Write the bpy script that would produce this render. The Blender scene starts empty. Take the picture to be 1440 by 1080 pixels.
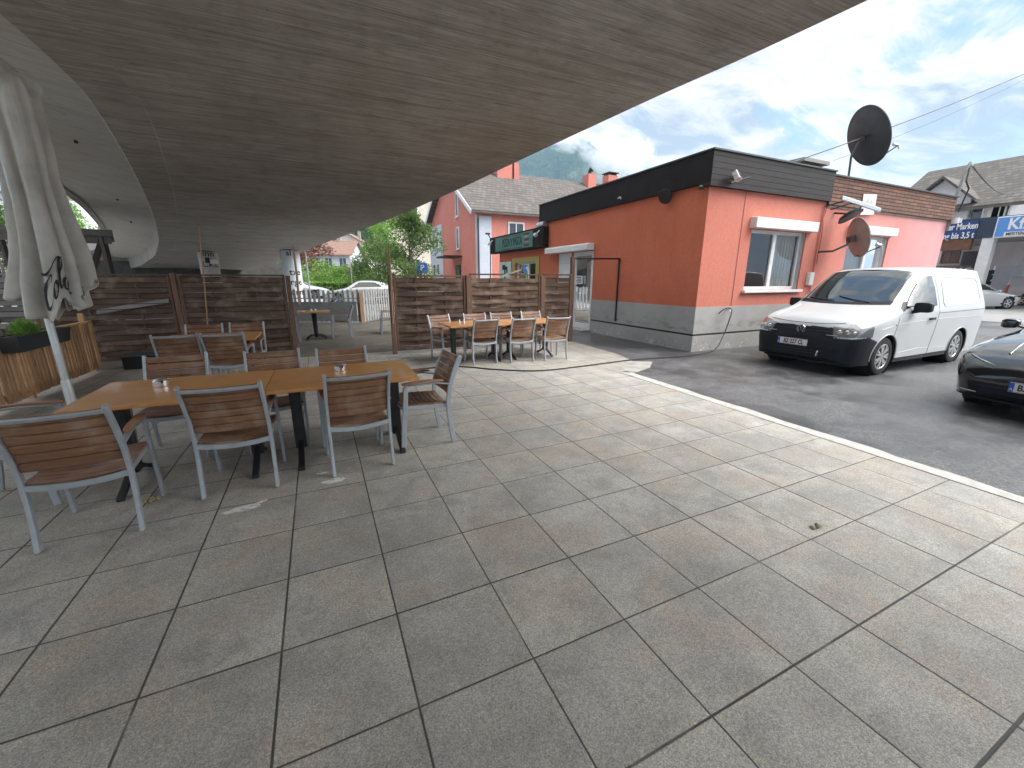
import bpy, bmesh, math, random
from mathutils import Vector, Matrix, noise as mnoise
R = math.radians
rnd = random.Random(7)
scene = bpy.context.scene
COL = scene.collection

# ------------------------------------------------------------------ camera numbers
CAM_F = 572.82; PITCH = .2534; ROLL = .0022; CAM_H = 1.6123; YAW = R(25.01)

def ray(px, py):
    x = (px-720)/CAM_F; y = (py-540)/CAM_F
    c, s = math.cos(-ROLL), math.sin(-ROLL)
    x, y = c*x-s*y, s*x+c*y
    cp, sp = math.cos(PITCH), math.sin(PITCH)
    ox, oy, oz = x, cp-y*sp, -sp-y*cp
    cy, sy = math.cos(YAW), math.sin(YAW)
    return Vector((ox*cy+oy*sy, -ox*sy+oy*cy, oz)), oy
CAMP = Vector((0, 0, CAM_H))
def at(px, py, D):                    # point at a given distance ahead
    d, f = ray(px, py); return CAMP + d*(D/f)
def gr(px, py, z=0.0):                # point at a given height
    d, f = ray(px, py); return CAMP + d*((z-CAM_H)/d.z)
def plX(px, py, X):
    d, f = ray(px, py); return CAMP + d*(X/d.x)
def plY(px, py, Y):
    d, f = ray(px, py); return CAMP + d*(Y/d.y)

# ------------------------------------------------------------------ mesh builder
class MB:
    def __init__(s): s.v = []; s.f = []
    def add(s, vs, fs):
        o = len(s.v); s.v += [tuple(v) for v in vs]; s.f += [tuple(i+o for i in f) for f in fs]; return s
    def quad(s, *p): return s.add(p, [tuple(range(len(p)))])
    def box(s, c, d, rot=None):
        hx, hy, hz = d[0]/2, d[1]/2, d[2]/2
        vs = [Vector((x*hx, y*hy, z*hz)) for z in (-1, 1) for y in (-1, 1) for x in (-1, 1)]
        if rot is not None: vs = [rot @ v for v in vs]
        c = Vector(c)
        return s.add([v+c for v in vs], [(0,2,3,1),(4,5,7,6),(0,1,5,4),(2,6,7,3),(0,4,6,2),(1,3,7,5)])
    def bx(s, x0, x1, y0, y1, z0, z1):
        return s.box(((x0+x1)/2, (y0+y1)/2, (z0+z1)/2), (abs(x1-x0), abs(y1-y0), abs(z1-z0)))
    def bar(s, pts, w, h, side=(1, 0, 0)):
        # flat bar swept along pts; w along 'side', h across it
        side = Vector(side).normalized(); pts = [Vector(p) for p in pts]; rings = []
        for i, p in enumerate(pts):
            t = (pts[min(i+1, len(pts)-1)]-pts[max(i-1, 0)]).normalized()
            n = t.cross(side).normalized()
            rings.append([p+side*w/2+n*h/2, p-side*w/2+n*h/2, p-side*w/2-n*h/2, p+side*w/2-n*h/2])
        return s.loft(rings, True, True)
    def loft(s, rings, closed=True, caps=False):
        n = len(rings[0]); vs = [p for r in rings for p in r]; fs = []
        for i in range(len(rings)-1):
            for j in range(n if closed else n-1):
                k = (j+1) % n
                fs.append((i*n+j, i*n+k, (i+1)*n+k, (i+1)*n+j))
        if caps: fs.append(tuple(range(n-1, -1, -1))); fs.append(tuple((len(rings)-1)*n+j for j in range(n)))
        return s.add(vs, fs)
    def tube(s, pts, r, n=8, caps=True):
        pts = [Vector(p) for p in pts]; rings = []; ref = None
        for i, p in enumerate(pts):
            t = (pts[min(i+1, len(pts)-1)]-pts[max(i-1, 0)]).normalized()
            if ref is None: ref = Vector((0, 0, 1)) if abs(t.z) < .9 else Vector((1, 0, 0))
            a = t.cross(ref).normalized(); b = t.cross(a).normalized(); ref = -b if False else ref
            rr = r[i] if isinstance(r, (list, tuple)) else r
            rings.append([p+(a*math.cos(q)+b*math.sin(q))*rr for q in (2*math.pi*k/n for k in range(n))])
        return s.loft(rings, True, caps)
    def lathe(s, prof, n=24, m=None, caps=True):
        rings = []
        for r_, z in prof:
            ring = [Vector((r_*math.cos(2*math.pi*k/n), r_*math.sin(2*math.pi*k/n), z)) for k in range(n)]
            rings.append([m @ p for p in ring] if m is not None else ring)
        return s.loft(rings, True, caps)
    def prism(s, poly, vec):
        vec = Vector(vec); a = [Vector(p) for p in poly]; b = [p+vec for p in a]; n = len(a)
        return s.add(a+b, [tuple(range(n-1, -1, -1)), tuple(range(n, 2*n))]+[(i, (i+1) % n, n+(i+1) % n, n+i) for i in range(n)])
    def build(s, name, mat, parent=None, loc=None, smooth=False, bevel=0, seg=1, rot=None, fix=True):
        me = bpy.data.meshes.new(name); me.from_pydata(s.v, [], s.f)
        if bevel or fix:
            bm = bmesh.new(); bm.from_mesh(me)
            if fix: bmesh.ops.recalc_face_normals(bm, faces=bm.faces)
            if bevel:
                es = [e for e in bm.edges if len(e.link_faces) == 2 and e.calc_face_angle(0) > .5]
                bmesh.ops.bevel(bm, geom=es, offset=bevel, segments=seg, affect='EDGES', profile=.5, clamp_overlap=True)
            bm.to_mesh(me); bm.free()
        if smooth:
            me.shade_smooth()
            try: me.set_sharp_from_angle(angle=R(38))
            except Exception: pass
        me.materials.append(mat)
        o = bpy.data.objects.new(name, me); COL.objects.link(o)
        if parent is not None: o.parent = parent
        if loc is not None: o.location = loc
        if rot is not None: o.rotation_euler = rot
        return o

def tag(o, label=None, cat=None, group=None, kind=None):
    if label: o['label'] = label
    if cat: o['category'] = cat
    if group: o['group'] = group
    if kind: o['kind'] = kind
    return o
def thing(name, label, cat, loc=(0, 0, 0), rz=0, group=None):
    o = bpy.data.objects.new(name, None); COL.objects.link(o)
    o.location = loc; o.rotation_euler = (0, 0, rz); o.empty_display_size = .2
    return tag(o, label, cat, group)
def kids(o): return [c for c in bpy.data.objects if c.parent is o]
def dup(o, loc=None, rz=None, label=None, group=None, parent=None):
    c = o.copy(); COL.objects.link(c)
    if parent is not None: c.parent = parent
    for ch in kids(o): dup(ch, parent=c)
    if loc is not None: c.location = loc
    if rz is not None: c.rotation_euler = (0, 0, rz)
    if label: c['label'] = label
    if group: c['group'] = group
    return c

FONT_CACHE = {}
def text(s, size, mat, parent, M, name='lettering', depth=.004, align='CENTER', sx=1.0, spacing=1.0, bold=0.0):
    cu = bpy.data.curves.new('txt', 'FONT'); cu.body = s; cu.size = size; cu.align_x = align; cu.align_y = 'CENTER'
    cu.extrude = depth; cu.space_character = spacing; cu.offset = bold; cu.resolution_u = 3
    tmp = bpy.data.objects.new('txt', cu); COL.objects.link(tmp)
    dg = bpy.context.evaluated_depsgraph_get(); me = bpy.data.meshes.new_from_object(tmp.evaluated_get(dg))
    bpy.data.objects.remove(tmp); bpy.data.curves.remove(cu)
    me.name = name
    me.transform(M @ Matrix.Diagonal((sx, 1, 1, 1)))
    me.materials.clear(); me.materials.append(mat)
    o = bpy.data.objects.new(name, me); COL.objects.link(o)
    if parent is not None: o.parent = parent
    return o
def frame(o, x, y):       # matrix whose local x,y axes are the given directions
    x = Vector(x).normalized(); y = Vector(y).normalized(); z = x.cross(y).normalized(); y = z.cross(x)
    m = Matrix((x, y, z)).transposed().to_4x4(); m.translation = Vector(o); return m

# ------------------------------------------------------------------ materials
class NT:
    def __init__(s, name):
        s.m = bpy.data.materials.new(name); s.m.use_nodes = True; s.t = s.m.node_tree; s.t.nodes.clear()
        s.out = s.n('ShaderNodeOutputMaterial'); s.b = s.n('ShaderNodeBsdfPrincipled'); s.l(s.b.outputs[0], s.out.inputs[0])
    def n(s, k, **kw):
        x = s.t.nodes.new(k)
        for a, b in kw.items(): setattr(x, a, b)
        return x
    def l(s, a, b): s.t.links.new(a, b)
    def put(s, sock, v):
        if isinstance(v, bpy.types.NodeSocket): s.l(v, sock)
        elif v is not None:
            if hasattr(sock.default_value, '__len__') and not hasattr(v, '__len__'): v = [v]*len(sock.default_value)
            if hasattr(v, '__len__') and len(v) == 3 and len(sock.default_value) == 4: v = (*v, 1)
            sock.default_value = v
    def co(s, scale=(1, 1, 1), loc=None, rot=None, kind='Object', var=False):
        tc = s.n('ShaderNodeTexCoord'); mp = s.n('ShaderNodeMapping'); s.l(tc.outputs[kind], mp.inputs[0])
        mp.inputs['Scale'].default_value = scale
        if rot: mp.inputs['Rotation'].default_value = rot
        if var:
            oi = s.n('ShaderNodeObjectInfo'); s.l(s.math('MULTIPLY', oi.outputs['Random'], 37.0), mp.inputs['Location'])
        elif loc: mp.inputs['Location'].default_value = loc
        return mp.outputs[0]
    def noise(s, v, scale, detail=5, rough=.55, dist=0):
        x = s.n('ShaderNodeTexNoise'); s.put(x.inputs['Vector'], v); x.inputs['Scale'].default_value = scale
        x.inputs['Detail'].default_value = detail; x.inputs['Roughness'].default_value = rough; x.inputs['Distortion'].default_value = dist
        return x.outputs[0]
    def ramp(s, f, stops, interp='LINEAR'):
        x = s.n('ShaderNodeValToRGB'); s.put(x.inputs[0], f); x.color_ramp.interpolation = interp
        e = x.color_ramp.elements
        while len(e) < len(stops): e.new(.5)
        for i, (p, c) in enumerate(stops):
            e[i].position = p; e[i].color = (*c, 1) if hasattr(c, '__len__') else (c, c, c, 1)
        return x.outputs[0]
    def mix(s, f, a, b, mode='MIX'):
        x = s.n('ShaderNodeMix', data_type='RGBA', blend_type=mode)
        s.put(x.inputs[0], f); s.put(x.inputs[6], a); s.put(x.inputs[7], b); return x.outputs[2]
    def math(s, op, a, b=None, c=None):
        x = s.n('ShaderNodeMath', operation=op); s.put(x.inputs[0], a)
        if b is not None: s.put(x.inputs[1], b)
        if c is not None: s.put(x.inputs[2], c)
        return x.outputs[0]
    def sep(s, v):
        x = s.n('ShaderNodeSeparateXYZ'); s.put(x.inputs[0], v); return x.outputs
    def vec(s, x=0, y=0, z=0):
        c = s.n('ShaderNodeCombineXYZ'); s.put(c.inputs[0], x); s.put(c.inputs[1], y); s.put(c.inputs[2], z); return c.outputs[0]
    def bump(s, h, strength=.3, dist=.01, prev=None):
        x = s.n('ShaderNodeBump'); s.put(x.inputs['Height'], h); x.inputs['Strength'].default_value = strength; x.inputs['Distance'].default_value = dist
        if prev is not None: s.l(prev, x.inputs['Normal'])
        return x.outputs[0]
    def rand(s): return s.n('ShaderNodeObjectInfo').outputs['Random']
    def fin(s, col, rough=.7, metal=0, nor=None, spec=None, coat=0, emit=None, estr=1):
        s.put(s.b.inputs['Base Color'], col); s.put(s.b.inputs['Roughness'], rough); s.put(s.b.inputs['Metallic'], metal)
        if nor is not None: s.l(nor, s.b.inputs['Normal'])
        if spec is not None: s.b.inputs['Specular IOR Level'].default_value = spec
        if coat: s.b.inputs['Coat Weight'].default_value = coat; s.b.inputs['Coat Roughness'].default_value = .04
        if emit is not None: s.put(s.b.inputs['Emission Color'], emit); s.b.inputs['Emission Strength'].default_value = estr
        return s.m

def M(name, c1, c2=None, scale=6, st=(1, 1, 1), rough=.65, metal=0, bump=0, bdist=.01, bs=None, spec=None, coat=0, rng=(.35, .65), var=.0, detail=5, r2=None):
    k = NT(name); v = k.co(st, var=var > 0)
    if c2 is None: c2 = tuple(x*.82 for x in c1)
    n = k.noise(v, scale, detail)
    f = k.ramp(n, [(rng[0], 0.0), (rng[1], 1.0)])
    col = k.mix(f, c1, c2)
    if var:
        h = k.n('ShaderNodeHueSaturation'); k.l(col, h.inputs['Color'])
        k.put(h.inputs['Value'], k.math('MULTIPLY_ADD', k.rand(), 2*var, 1-var)); col = h.outputs[0]
    nor = k.bump(k.noise(v, bs or scale*6, 4), bump, bdist) if bump else None
    rr = rough if r2 is None else k.math('MULTIPLY_ADD', n, r2-rough, rough)
    return k.fin(col, rr, metal, nor, spec, coat)

def wood(name, c1, c2, c3, axis='X', rough=.55, bump=.25, spec=None, coat=0, var=.12, gs=1.0, wear=(.6, .9), rows=None, row0=0.0, rax=2, rmix=.75, seam=0.0):
    k = NT(name)
    st = {'X': (1.2, 14, 14), 'Y': (14, 1.2, 14), 'Z': (14, 14, 1.2)}[axis]
    v = k.co(tuple(a*gs for a in st), var=True)
    v2 = k.co((1, 1, 1), var=True)
    g = k.noise(v, 4, 6, .65, .6)
    col = k.mix(k.ramp(g, [(.3, 0.0), (.7, 1.0)]), c1, c2)
    big = k.ramp(k.noise(v2, 5, 4), [(wear[0], 0.0), (wear[1], 1.0)])
    if rows:
        wr_ = k.n('ShaderNodeTexWhiteNoise', noise_dimensions='1D'); rq_ = k.math('DIVIDE', k.math('SUBTRACT', k.sep(k.co())[rax], row0), rows); k.l(k.math('ADD', k.math('FLOOR', rq_), k.math('MULTIPLY', k.rand(), 91.0)), wr_.inputs['W'])
        col = k.mix(k.math('MULTIPLY', wr_.outputs[0], rmix), col, tuple(a*.42 for a in c1))
        if seam: col = k.mix(k.ramp(k.math('ABSOLUTE', k.math('SUBTRACT', k.math('FRACT', rq_), .5)), [(.5-seam, 0.0), (.5-seam*.45, .9)]), col, tuple(a*.10 for a in c1))
    col = k.mix(k.math('MULTIPLY', big, k.math('ADD', g, .2)), col, c3)
    h = k.n('ShaderNodeHueSaturation'); k.l(col, h.inputs['Color'])
    k.put(h.inputs['Value'], k.math('MULTIPLY_ADD', k.rand(), 2*var, 1-var))
    nor = k.bump(g, bump, .004)
    return k.fin(h.outputs[0], rough, 0, nor, spec, coat)

def m_paving():
    k = NT('paving_slabs'); v = k.co()
    x, y, z = k.sep(v)
    gx = k.math('DIVIDE', k.math('SUBTRACT', x, 2.19), .5); gy = k.math('DIVIDE', k.math('SUBTRACT', y, 1.25), .5)
    ix = k.math('FLOOR', gx); iy = k.math('FLOOR', gy)
    # slabs sit a few millimetres off the perfect grid
    wn = k.n('ShaderNodeTexWhiteNoise', noise_dimensions='3D'); k.l(k.vec(ix, iy, 0), wn.inputs['Vector'])
    dx = k.math('ABSOLUTE', k.math('SUBTRACT', k.math('FRACT', gx), .5)); dy = k.math('ABSOLUTE', k.math('SUBTRACT', k.math('FRACT', gy), .5))
    wob = k.math('MULTIPLY', k.math('SUBTRACT', k.noise(v, 22, 4), .5), .005)
    # joint widths differ from line to line
    wx = k.n('ShaderNodeTexWhiteNoise', noise_dimensions='1D'); k.l(k.math('ROUND', gx), wx.inputs['W'])
    wy = k.n('ShaderNodeTexWhiteNoise', noise_dimensions='1D'); k.l(k.math('ADD', k.math('ROUND', gy), 71.3), wy.inputs['W'])
    ex = k.math('ADD', k.math('ADD', dx, wob), k.math('MULTIPLY', wx.outputs[0], .006)); ey = k.math('ADD', k.math('ADD', dy, wob), k.math('MULTIPLY', wy.outputs[0], .006))
    e = k.math('MAXIMUM', ex, ey)
    joint = k.ramp(e, [(.4915, 0.0), (.4955, 1.0)])
    near = k.ramp(e, [(.40, 0.0), (.5, 1.0)])
    fine = k.noise(v, 150, 4, .8); grit = k.noise(v, 380, 2, .6)
    base = k.mix(wn.outputs[0], (.44, .418, .376), (.525, .502, .456))
    # each slab gets its own cloudiness
    off = k.n('ShaderNodeVectorMath', operation='MULTIPLY_ADD'); k.l(wn.outputs[1], off.inputs[0]); off.inputs[1].default_value = (9, 9, 9); k.l(v, off.inputs[2])
    own = k.noise(off.outputs[0], 2.4, 6, .65); own2 = k.noise(off.outputs[0], 5.5, 6, .7, .6)
    base = k.mix(k.ramp(own, [(.36, 0.0), (.62, .8)]), base, (.31, .298, .27))
    base = k.mix(k.ramp(own2, [(.50, 0.0), (.64, .5)]), base, (.255, .246, .225))
    base = k.mix(k.ramp(k.noise(v, .6, 5, .6), [(.44, 0.0), (.62, .5)]), base, (.27, .26, .238))
    base = k.mix(k.ramp(k.noise(v, 1.5, 7, .72, .4), [(.50, 0.0), (.60, .5)]), base, (.43, .345, .27))
    # wiry yellow moss dust in patches and along the joints
    wire_ = k.ramp(k.math('ABSOLUTE', k.math('SUBTRACT', k.noise(v, 26, 6, .72, 1.2), .5)), [(.012, 1.0), (.05, 0.0)])
    pat = k.ramp(k.noise(off.outputs[0], 1.7, 4), [(.47, 0.0), (.60, 1.0)])
    yd = k.math('MULTIPLY', pat, k.math('MAXIMUM', wire_, k.ramp(k.noise(v, 40, 5, .8), [(.50, 0.0), (.62, .6)])))
    base = k.mix(k.math('MULTIPLY', yd, k.math('MULTIPLY_ADD', near, .35, .34)), base, (.60, .545, .41))
    # sand grain and pores, as a relative change of tone
    gm_ = k.math('MULTIPLY', k.ramp(fine, [(.40, .66), (.62, 1.30)]), k.ramp(grit, [(.40, 1.12), (.66, .62)]))
    base = k.mix(1.0, base, gm_, 'MULTIPLY')
    base = k.mix(k.ramp(k.noise(v, 85, 3, .7), [(.66, 0.0), (.70, .55)]), base, (.10, .095, .08))
    # spots of dropped gum and paint
    vo = k.n('ShaderNodeTexVoronoi'); k.l(v, vo.inputs['Vector']); vo.inputs['Scale'].default_value = 2.3
    spot = k.ramp(vo.outputs['Distance'], [(.018, .75), (.03, 0.0)])
    base = k.mix(spot, base, k.mix(vo.outputs['Color'], (.14, .135, .12), (.60, .58, .53)))
    ln = k.ramp(k.noise(v, 2.2, 3), [(.56, 0.0), (.70, .8)])
    jc = k.mix(k.math('MULTIPLY', ln, k.noise(v, 60, 3)), (.055, .052, .046), (.46, .42, .32))
    col = k.mix(joint, base, jc)
    h = k.math('SUBTRACT', k.math('MULTIPLY_ADD', fine, .10, k.math('MULTIPLY', own, .12)), joint)
    h = k.math('MULTIPLY_ADD', wn.outputs[0], .35, h)
    nor = k.bump(h, .55, .008)
    rough = k.math('MULTIPLY_ADD', own, .35, .48)
    return k.fin(col, rough, 0, nor, .45)

def m_asphalt():
    k = NT('asphalt'); v = k.co()
    g = k.noise(v, 75, 4, .85); big = k.noise(v, .35, 5, .6); mid = k.noise(v, 2.5, 6, .65)
    c = k.mix(k.ramp(g, [(.40, 0.0), (.60, 1.0)]), (.030, .030, .032), (.165, .165, .17))
    c = k.mix(k.ramp(mid, [(.4, 0.0), (.7, .5)]), c, (.06, .06, .062))
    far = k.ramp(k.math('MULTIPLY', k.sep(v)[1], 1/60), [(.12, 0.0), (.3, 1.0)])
    c = k.mix(k.ramp(big, [(.42, .0), (.66, .6)]), c, (.13, .128, .125))
    vo = k.n('ShaderNodeTexVoronoi'); k.l(v, vo.inputs['Vector']); vo.inputs['Scale'].default_value = 60
    chip = k.ramp(vo.outputs['Distance'], [(.12, 1.0), (.3, 0.0)])
    c = k.mix(k.math('MULTIPLY', chip, .40), c, (.30, .30, .31))
    c = k.mix(1.0, c, k.math('MULTIPLY', k.ramp(k.noise(v, 26, 5, .85), [(.38, .55), (.62, 1.5)]), k.ramp(k.noise(v, 5, 6, .7), [(.38, .78), (.62, 1.18)])), 'MULTIPLY')
    damp = k.ramp(k.noise(v, .5, 6, .68), [(.44, 0.0), (.56, 1.0)])
    c = k.mix(k.math('MULTIPLY', damp, .6), c, (.026, .026, .028))
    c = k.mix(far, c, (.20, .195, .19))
    nor = k.bump(k.math('ADD', g, k.math('MULTIPLY', chip, .5)), .7, .006)
    rough = k.math('MULTIPLY_ADD', damp, -.34, .72)
    return k.fin(c, rough, 0, nor, .5)

def m_soffit(name, ca, cb, cd, stain=1.0):
    # board-marked concrete: narrow boards run across the deck
    k = NT(name); v = k.co(); x, y, z = k.sep(v); rot = (0, 0, R(-5))
    v2 = k.co((1, 1, 0))
    fine = k.noise(k.co((1.1, 42, 0), rot=rot), 1.0, 6, .72, .0)
    band = k.noise(k.co((.35, 9, 0), loc=(4, 2, 0), rot=rot), 1.0, 6, .70, .05)
    dash = k.noise(k.co((2.6, 52, 0), loc=(7, 1, 0), rot=rot), 1.0, 4, .6)
    big = k.noise(v2, .45, 6, .65); mid = k.noise(v2, 1.7, 6, .7)
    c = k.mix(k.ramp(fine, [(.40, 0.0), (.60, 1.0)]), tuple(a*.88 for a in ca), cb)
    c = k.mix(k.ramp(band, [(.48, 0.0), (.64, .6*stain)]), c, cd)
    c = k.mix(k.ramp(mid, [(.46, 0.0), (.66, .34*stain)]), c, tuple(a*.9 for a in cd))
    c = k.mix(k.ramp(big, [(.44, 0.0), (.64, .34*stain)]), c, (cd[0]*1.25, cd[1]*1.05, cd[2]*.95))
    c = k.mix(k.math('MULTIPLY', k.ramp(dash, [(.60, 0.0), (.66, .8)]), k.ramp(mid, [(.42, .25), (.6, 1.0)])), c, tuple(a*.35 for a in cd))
    c = k.mix(k.math('MULTIPLY', k.ramp(k.noise(k.co((2.0, 45, 0), loc=(1, 8, 0), rot=rot), 1.0, 5, .7), [(.58, 0.0), (.68, .55)]), k.ramp(k.noise(v2, 1.1, 4), [(.45, 0.0), (.6, 1.0)])), c, tuple(min(1, a*1.45) for a in cb))
    ty = k.math('FRACT', k.math('MULTIPLY', k.math('MULTIPLY_ADD', x, .0875, y), 9.5))
    bl = k.ramp(ty, [(.0, 1.0), (.08, 0.0)])
    c = k.mix(k.math('MULTIPLY', bl, k.ramp(mid, [(.40, .15), (.6, .6)])), c, tuple(a*.6 for a in cd))
    c = k.mix(k.ramp(k.noise(v2, 2.6, 4), [(.62, 0.0), (.72, .4)]), c, (.13, .155, .10))
    pit = k.ramp(k.noise(v, 38, 3), [(.68, 0.0), (.73, .6)]); c = k.mix(pit, c, (.05, .048, .045))
    nor = k.bump(k.math('SUBTRACT', k.math('MULTIPLY_ADD', fine, .6, k.math('MULTIPLY', k.noise(v, 60, 3), .2)), k.math('MULTIPLY', bl, .5)), .5, .012)
    return k.fin(c, .9, 0, nor, .3)

def m_stucco(name, c1, c2, pale_tone=None, grain=150, bump=.35):
    k = NT(name); v = k.co(); x, y, z = k.sep(v)
    n = k.noise(v, .9, 5, .6)
    c = k.mix(k.ramp(n, [(.40, 0.0), (.62, 1.0)]), c1, c2)
    c = k.mix(k.ramp(k.noise(v, 2.6, 7, .75), [(.52, 0.0), (.66, .35)]), c, tuple(a*.74 for a in c2))
    g = k.noise(v, grain, 4, .75)
    c = k.mix(k.ramp(g, [(.42, .35), (.6, 0.0)]), c, tuple(a*.62 for a in c1))
    c = k.mix(k.ramp(k.noise(v, 32, 5, .8), [(.38, .75), (.52, 0.0)]), c, tuple(a*.62 for a in c1))
    run = k.ramp(k.noise(k.co((7, 7, .35)), 1.6, 5, .7), [(.52, 0.0), (.70, .55)])
    c = k.mix(run, c, tuple(a*.66 for a in c1))
    if pale_tone:      # front wall paler and pinker, more so towards one end, broken up by noise
        fx = k.math('MULTIPLY', k.ramp(k.math('ADD', k.math('MULTIPLY', x, 1/20), k.math('MULTIPLY', k.math('SUBTRACT', n, .5), .30)), [(.30, .10), (.62, .24), (.92, .9)]), k.math('GREATER_THAN', x, 7.6))
        c = k.mix(fx, c, pale_tone)
    return k.fin(c, .88, 0, k.bump(g, bump, .006), .25)

def m_plinth():
    k = NT('plinth_render'); v = k.co(); x, y, z = k.sep(v)
    n = k.noise(v, 1.4, 6, .65); g = k.noise(v, 140, 4, .7)
    c = k.mix(k.ramp(n, [(.35, 0.0), (.7, 1.0)]), (.44, .43, .41), (.35, .34, .325))
    c = k.mix(k.ramp(g, [(.42, .3), (.6, 0.0)]), c, (.24, .235, .225))
    low = k.ramp(z, [(.06, 1.0), (.34, 0.0)])
    pn = k.noise(v, 5.5, 6, .7)
    peel = k.math('MULTIPLY', low, k.ramp(pn, [(.53, 0.0), (.56, 1.0)]))
    c = k.mix(peel, c, k.mix(k.ramp(k.noise(v, 20, 4), [(.4, 0.0), (.6, 1.0)]), (.60, .59, .56), (.33, .30, .27)))
    sm = k.math('MULTIPLY', k.ramp(z, [(.40, 0.0), (.5, 1.0), (.75, 0.0)]), k.ramp(k.noise(k.co((1, 1, 3)), 2.5, 5), [(.5, 0.0), (.72, .8)]))
    c = k.mix(sm, c, (.10, .098, .092))
    return k.fin(c, .9, 0, k.bump(k.math('SUBTRACT', g, k.math('MULTIPLY', peel, 1.5)), .5, .006), .25)

def m_tiles(name, ca, cb, axis='X', tw=.30, th=.36, zs=1.0, mortar=(.03, .03, .03), bumpd=.03):
    # overlapping roof tiles / shingles in rows; u runs along the eave, rows follow height
    k = NT(name); v = k.co(); x, y, z = k.sep(v)
    u = x if axis == 'X' else y
    br = k.n('ShaderNodeTexBrick'); k.l(k.vec(u, k.math('MULTIPLY', z, zs), 0), br.inputs['Vector'])
    br.inputs['Scale'].default_value = 1; br.inputs['Brick Width'].default_value = tw; br.inputs['Row Height'].default_value = th
    br.inputs['Mortar Size'].default_value = .012; br.inputs['Mortar Smooth'].default_value = .3; br.inputs['Bias'].default_value = 0
    k.put(br.inputs['Color1'], ca); k.put(br.inputs['Color2'], cb); k.put(br.inputs['Mortar'], mortar)
    n = k.noise(v, 1.5, 6, .7)
    c = k.mix(k.ramp(n, [(.4, 0.0), (.7, .6)]), br.outputs[0], tuple(a*.6 for a in ca))
    rowf = k.math('FRACT', k.math('DIVIDE', k.math('MULTIPLY', z, zs), th))
    h = k.math('ADD', k.math('MULTIPLY', rowf, -1.0), k.math('MULTIPLY', br.outputs['Fac'], -.5))
    c = k.mix(k.ramp(rowf, [(.86, 0.0), (.96, .8)]), c, mortar)
    return k.fin(c, .85, 0, k.bump(h, .8, bumpd), .3)

def m_boards(name, c1, c2, pitch=.115, rough=.6):
    k = NT(name); v = k.co(); x, y, z = k.sep(v)
    f = k.math('FRACT', k.math('DIVIDE', z, pitch)); row = k.math('FLOOR', k.math('DIVIDE', z, pitch))
    wn = k.n('ShaderNodeTexWhiteNoise', noise_dimensions='1D'); k.l(row, wn.inputs['W'])
    g = k.noise(k.co((1.2, 1.2, 22)), 3, 5, .65)
    c = k.mix(k.ramp(g, [(.3, 0.0), (.7, 1.0)]), c1, c2)
    c = k.mix(k.math('MULTIPLY', wn.outputs[0], .35), c, tuple(a*.55 for a in c1))
    gap = k.ramp(f, [(.02, 1.0), (.09, 0.0)])
    c = k.mix(gap, c, tuple(a*.25 for a in c1))
    return k.fin(c, rough, 0, k.bump(k.math('SUBTRACT', g, k.math('MULTIPLY', gap, 2)), .5, .008), .3)

def m_glass(name, tint=(.86, .90, .90), minr=.12, dark=.1):
    # window pane: mirror the surroundings by angle, else see through it, a little tinted
    k = NT(name)
    tr = k.n('ShaderNodeBsdfTransparent'); k.put(tr.inputs[0], tuple(a*(1-dark)+dark*a*.3 for a in tint))
    gl = k.n('ShaderNodeBsdfGlossy'); k.put(gl.inputs[0], (.95, .97, 1)); gl.inputs['Roughness'].default_value = .015
    fr = k.n('ShaderNodeFresnel'); fr.inputs[0].default_value = 1.5
    f = k.math('MAXIMUM', k.math('MULTIPLY', fr.outputs[0], 1.6), minr)
    mx = k.n('ShaderNodeMixShader'); k.put(mx.inputs[0], f); k.l(tr.outputs[0], mx.inputs[1]); k.l(gl.outputs[0], mx.inputs[2])
    k.l(mx.outputs[0], k.out.inputs[0]); return k.m

def m_leaf(name, c1, c2, var=.0):
    k = NT(name); v = k.co()
    n = k.noise(v, 2.2, 4); n2 = k.noise(v, 14, 3)
    c = k.mix(k.ramp(k.math('MULTIPLY_ADD', n2, .5, k.math('MULTIPLY', n, .5)), [(.36, 0.0), (.64, 1.0)]), c1, c2)
    m = k.fin(c, .6, 0, None, .3)
    k.b.inputs['Subsurface Weight'].default_value = 0
    tl = k.n('ShaderNodeBsdfTranslucent'); k.put(tl.inputs[0], tuple(a*1.6 for a in c2))
    mx = k.n('ShaderNodeMixShader'); mx.inputs[0].default_value = .28
    k.l(k.b.outputs[0], mx.inputs[1]); k.l(tl.outputs[0], mx.inputs[2]); k.l(mx.outputs[0], k.out.inputs[0])
    return m

def flat(name, c, rough=.5, metal=0, spec=None, coat=0): 
    return NT(name).fin(c, rough, metal, None, spec, coat)

MT = {}
MT['paving'] = m_paving(); MT['asphalt'] = m_asphalt()
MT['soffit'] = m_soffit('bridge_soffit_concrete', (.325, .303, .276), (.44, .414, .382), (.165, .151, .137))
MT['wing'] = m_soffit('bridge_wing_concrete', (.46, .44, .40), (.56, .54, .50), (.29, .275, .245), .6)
MT['granite'] = M('kerb_granite', (.50, .485, .45), (.36, .35, .32), 9, rough=.8, bump=.4, bs=130, rng=(.4, .7))
MT['patch'] = M('concrete_patch', (.37, .355, .325), (.22, .21, .19), 3.5, rough=.85, bump=.5, bs=90, rng=(.4, .75))
MT['gravel'] = M('yard_gravel', (.155, .135, .11), (.095, .084, .07), 2.0, rough=.95, bump=.8, bs=120, rng=(.35, .7))
MT['stucco'] = m_stucco('coral_render', (.64, .185, .105), (.58, .165, .095), pale_tone=(.76, .41, .42))
MT['plinth'] = m_plinth()
MT['fascia'] = m_boards('dark_fascia_boards', (.030, .024, .023), (.016, .013, .013))
MT['fasciaside'] = M('black_fascia_sheet', (.010, .008, .009), (.016, .013, .014), 3, rough=.7, spec=.25)
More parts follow.
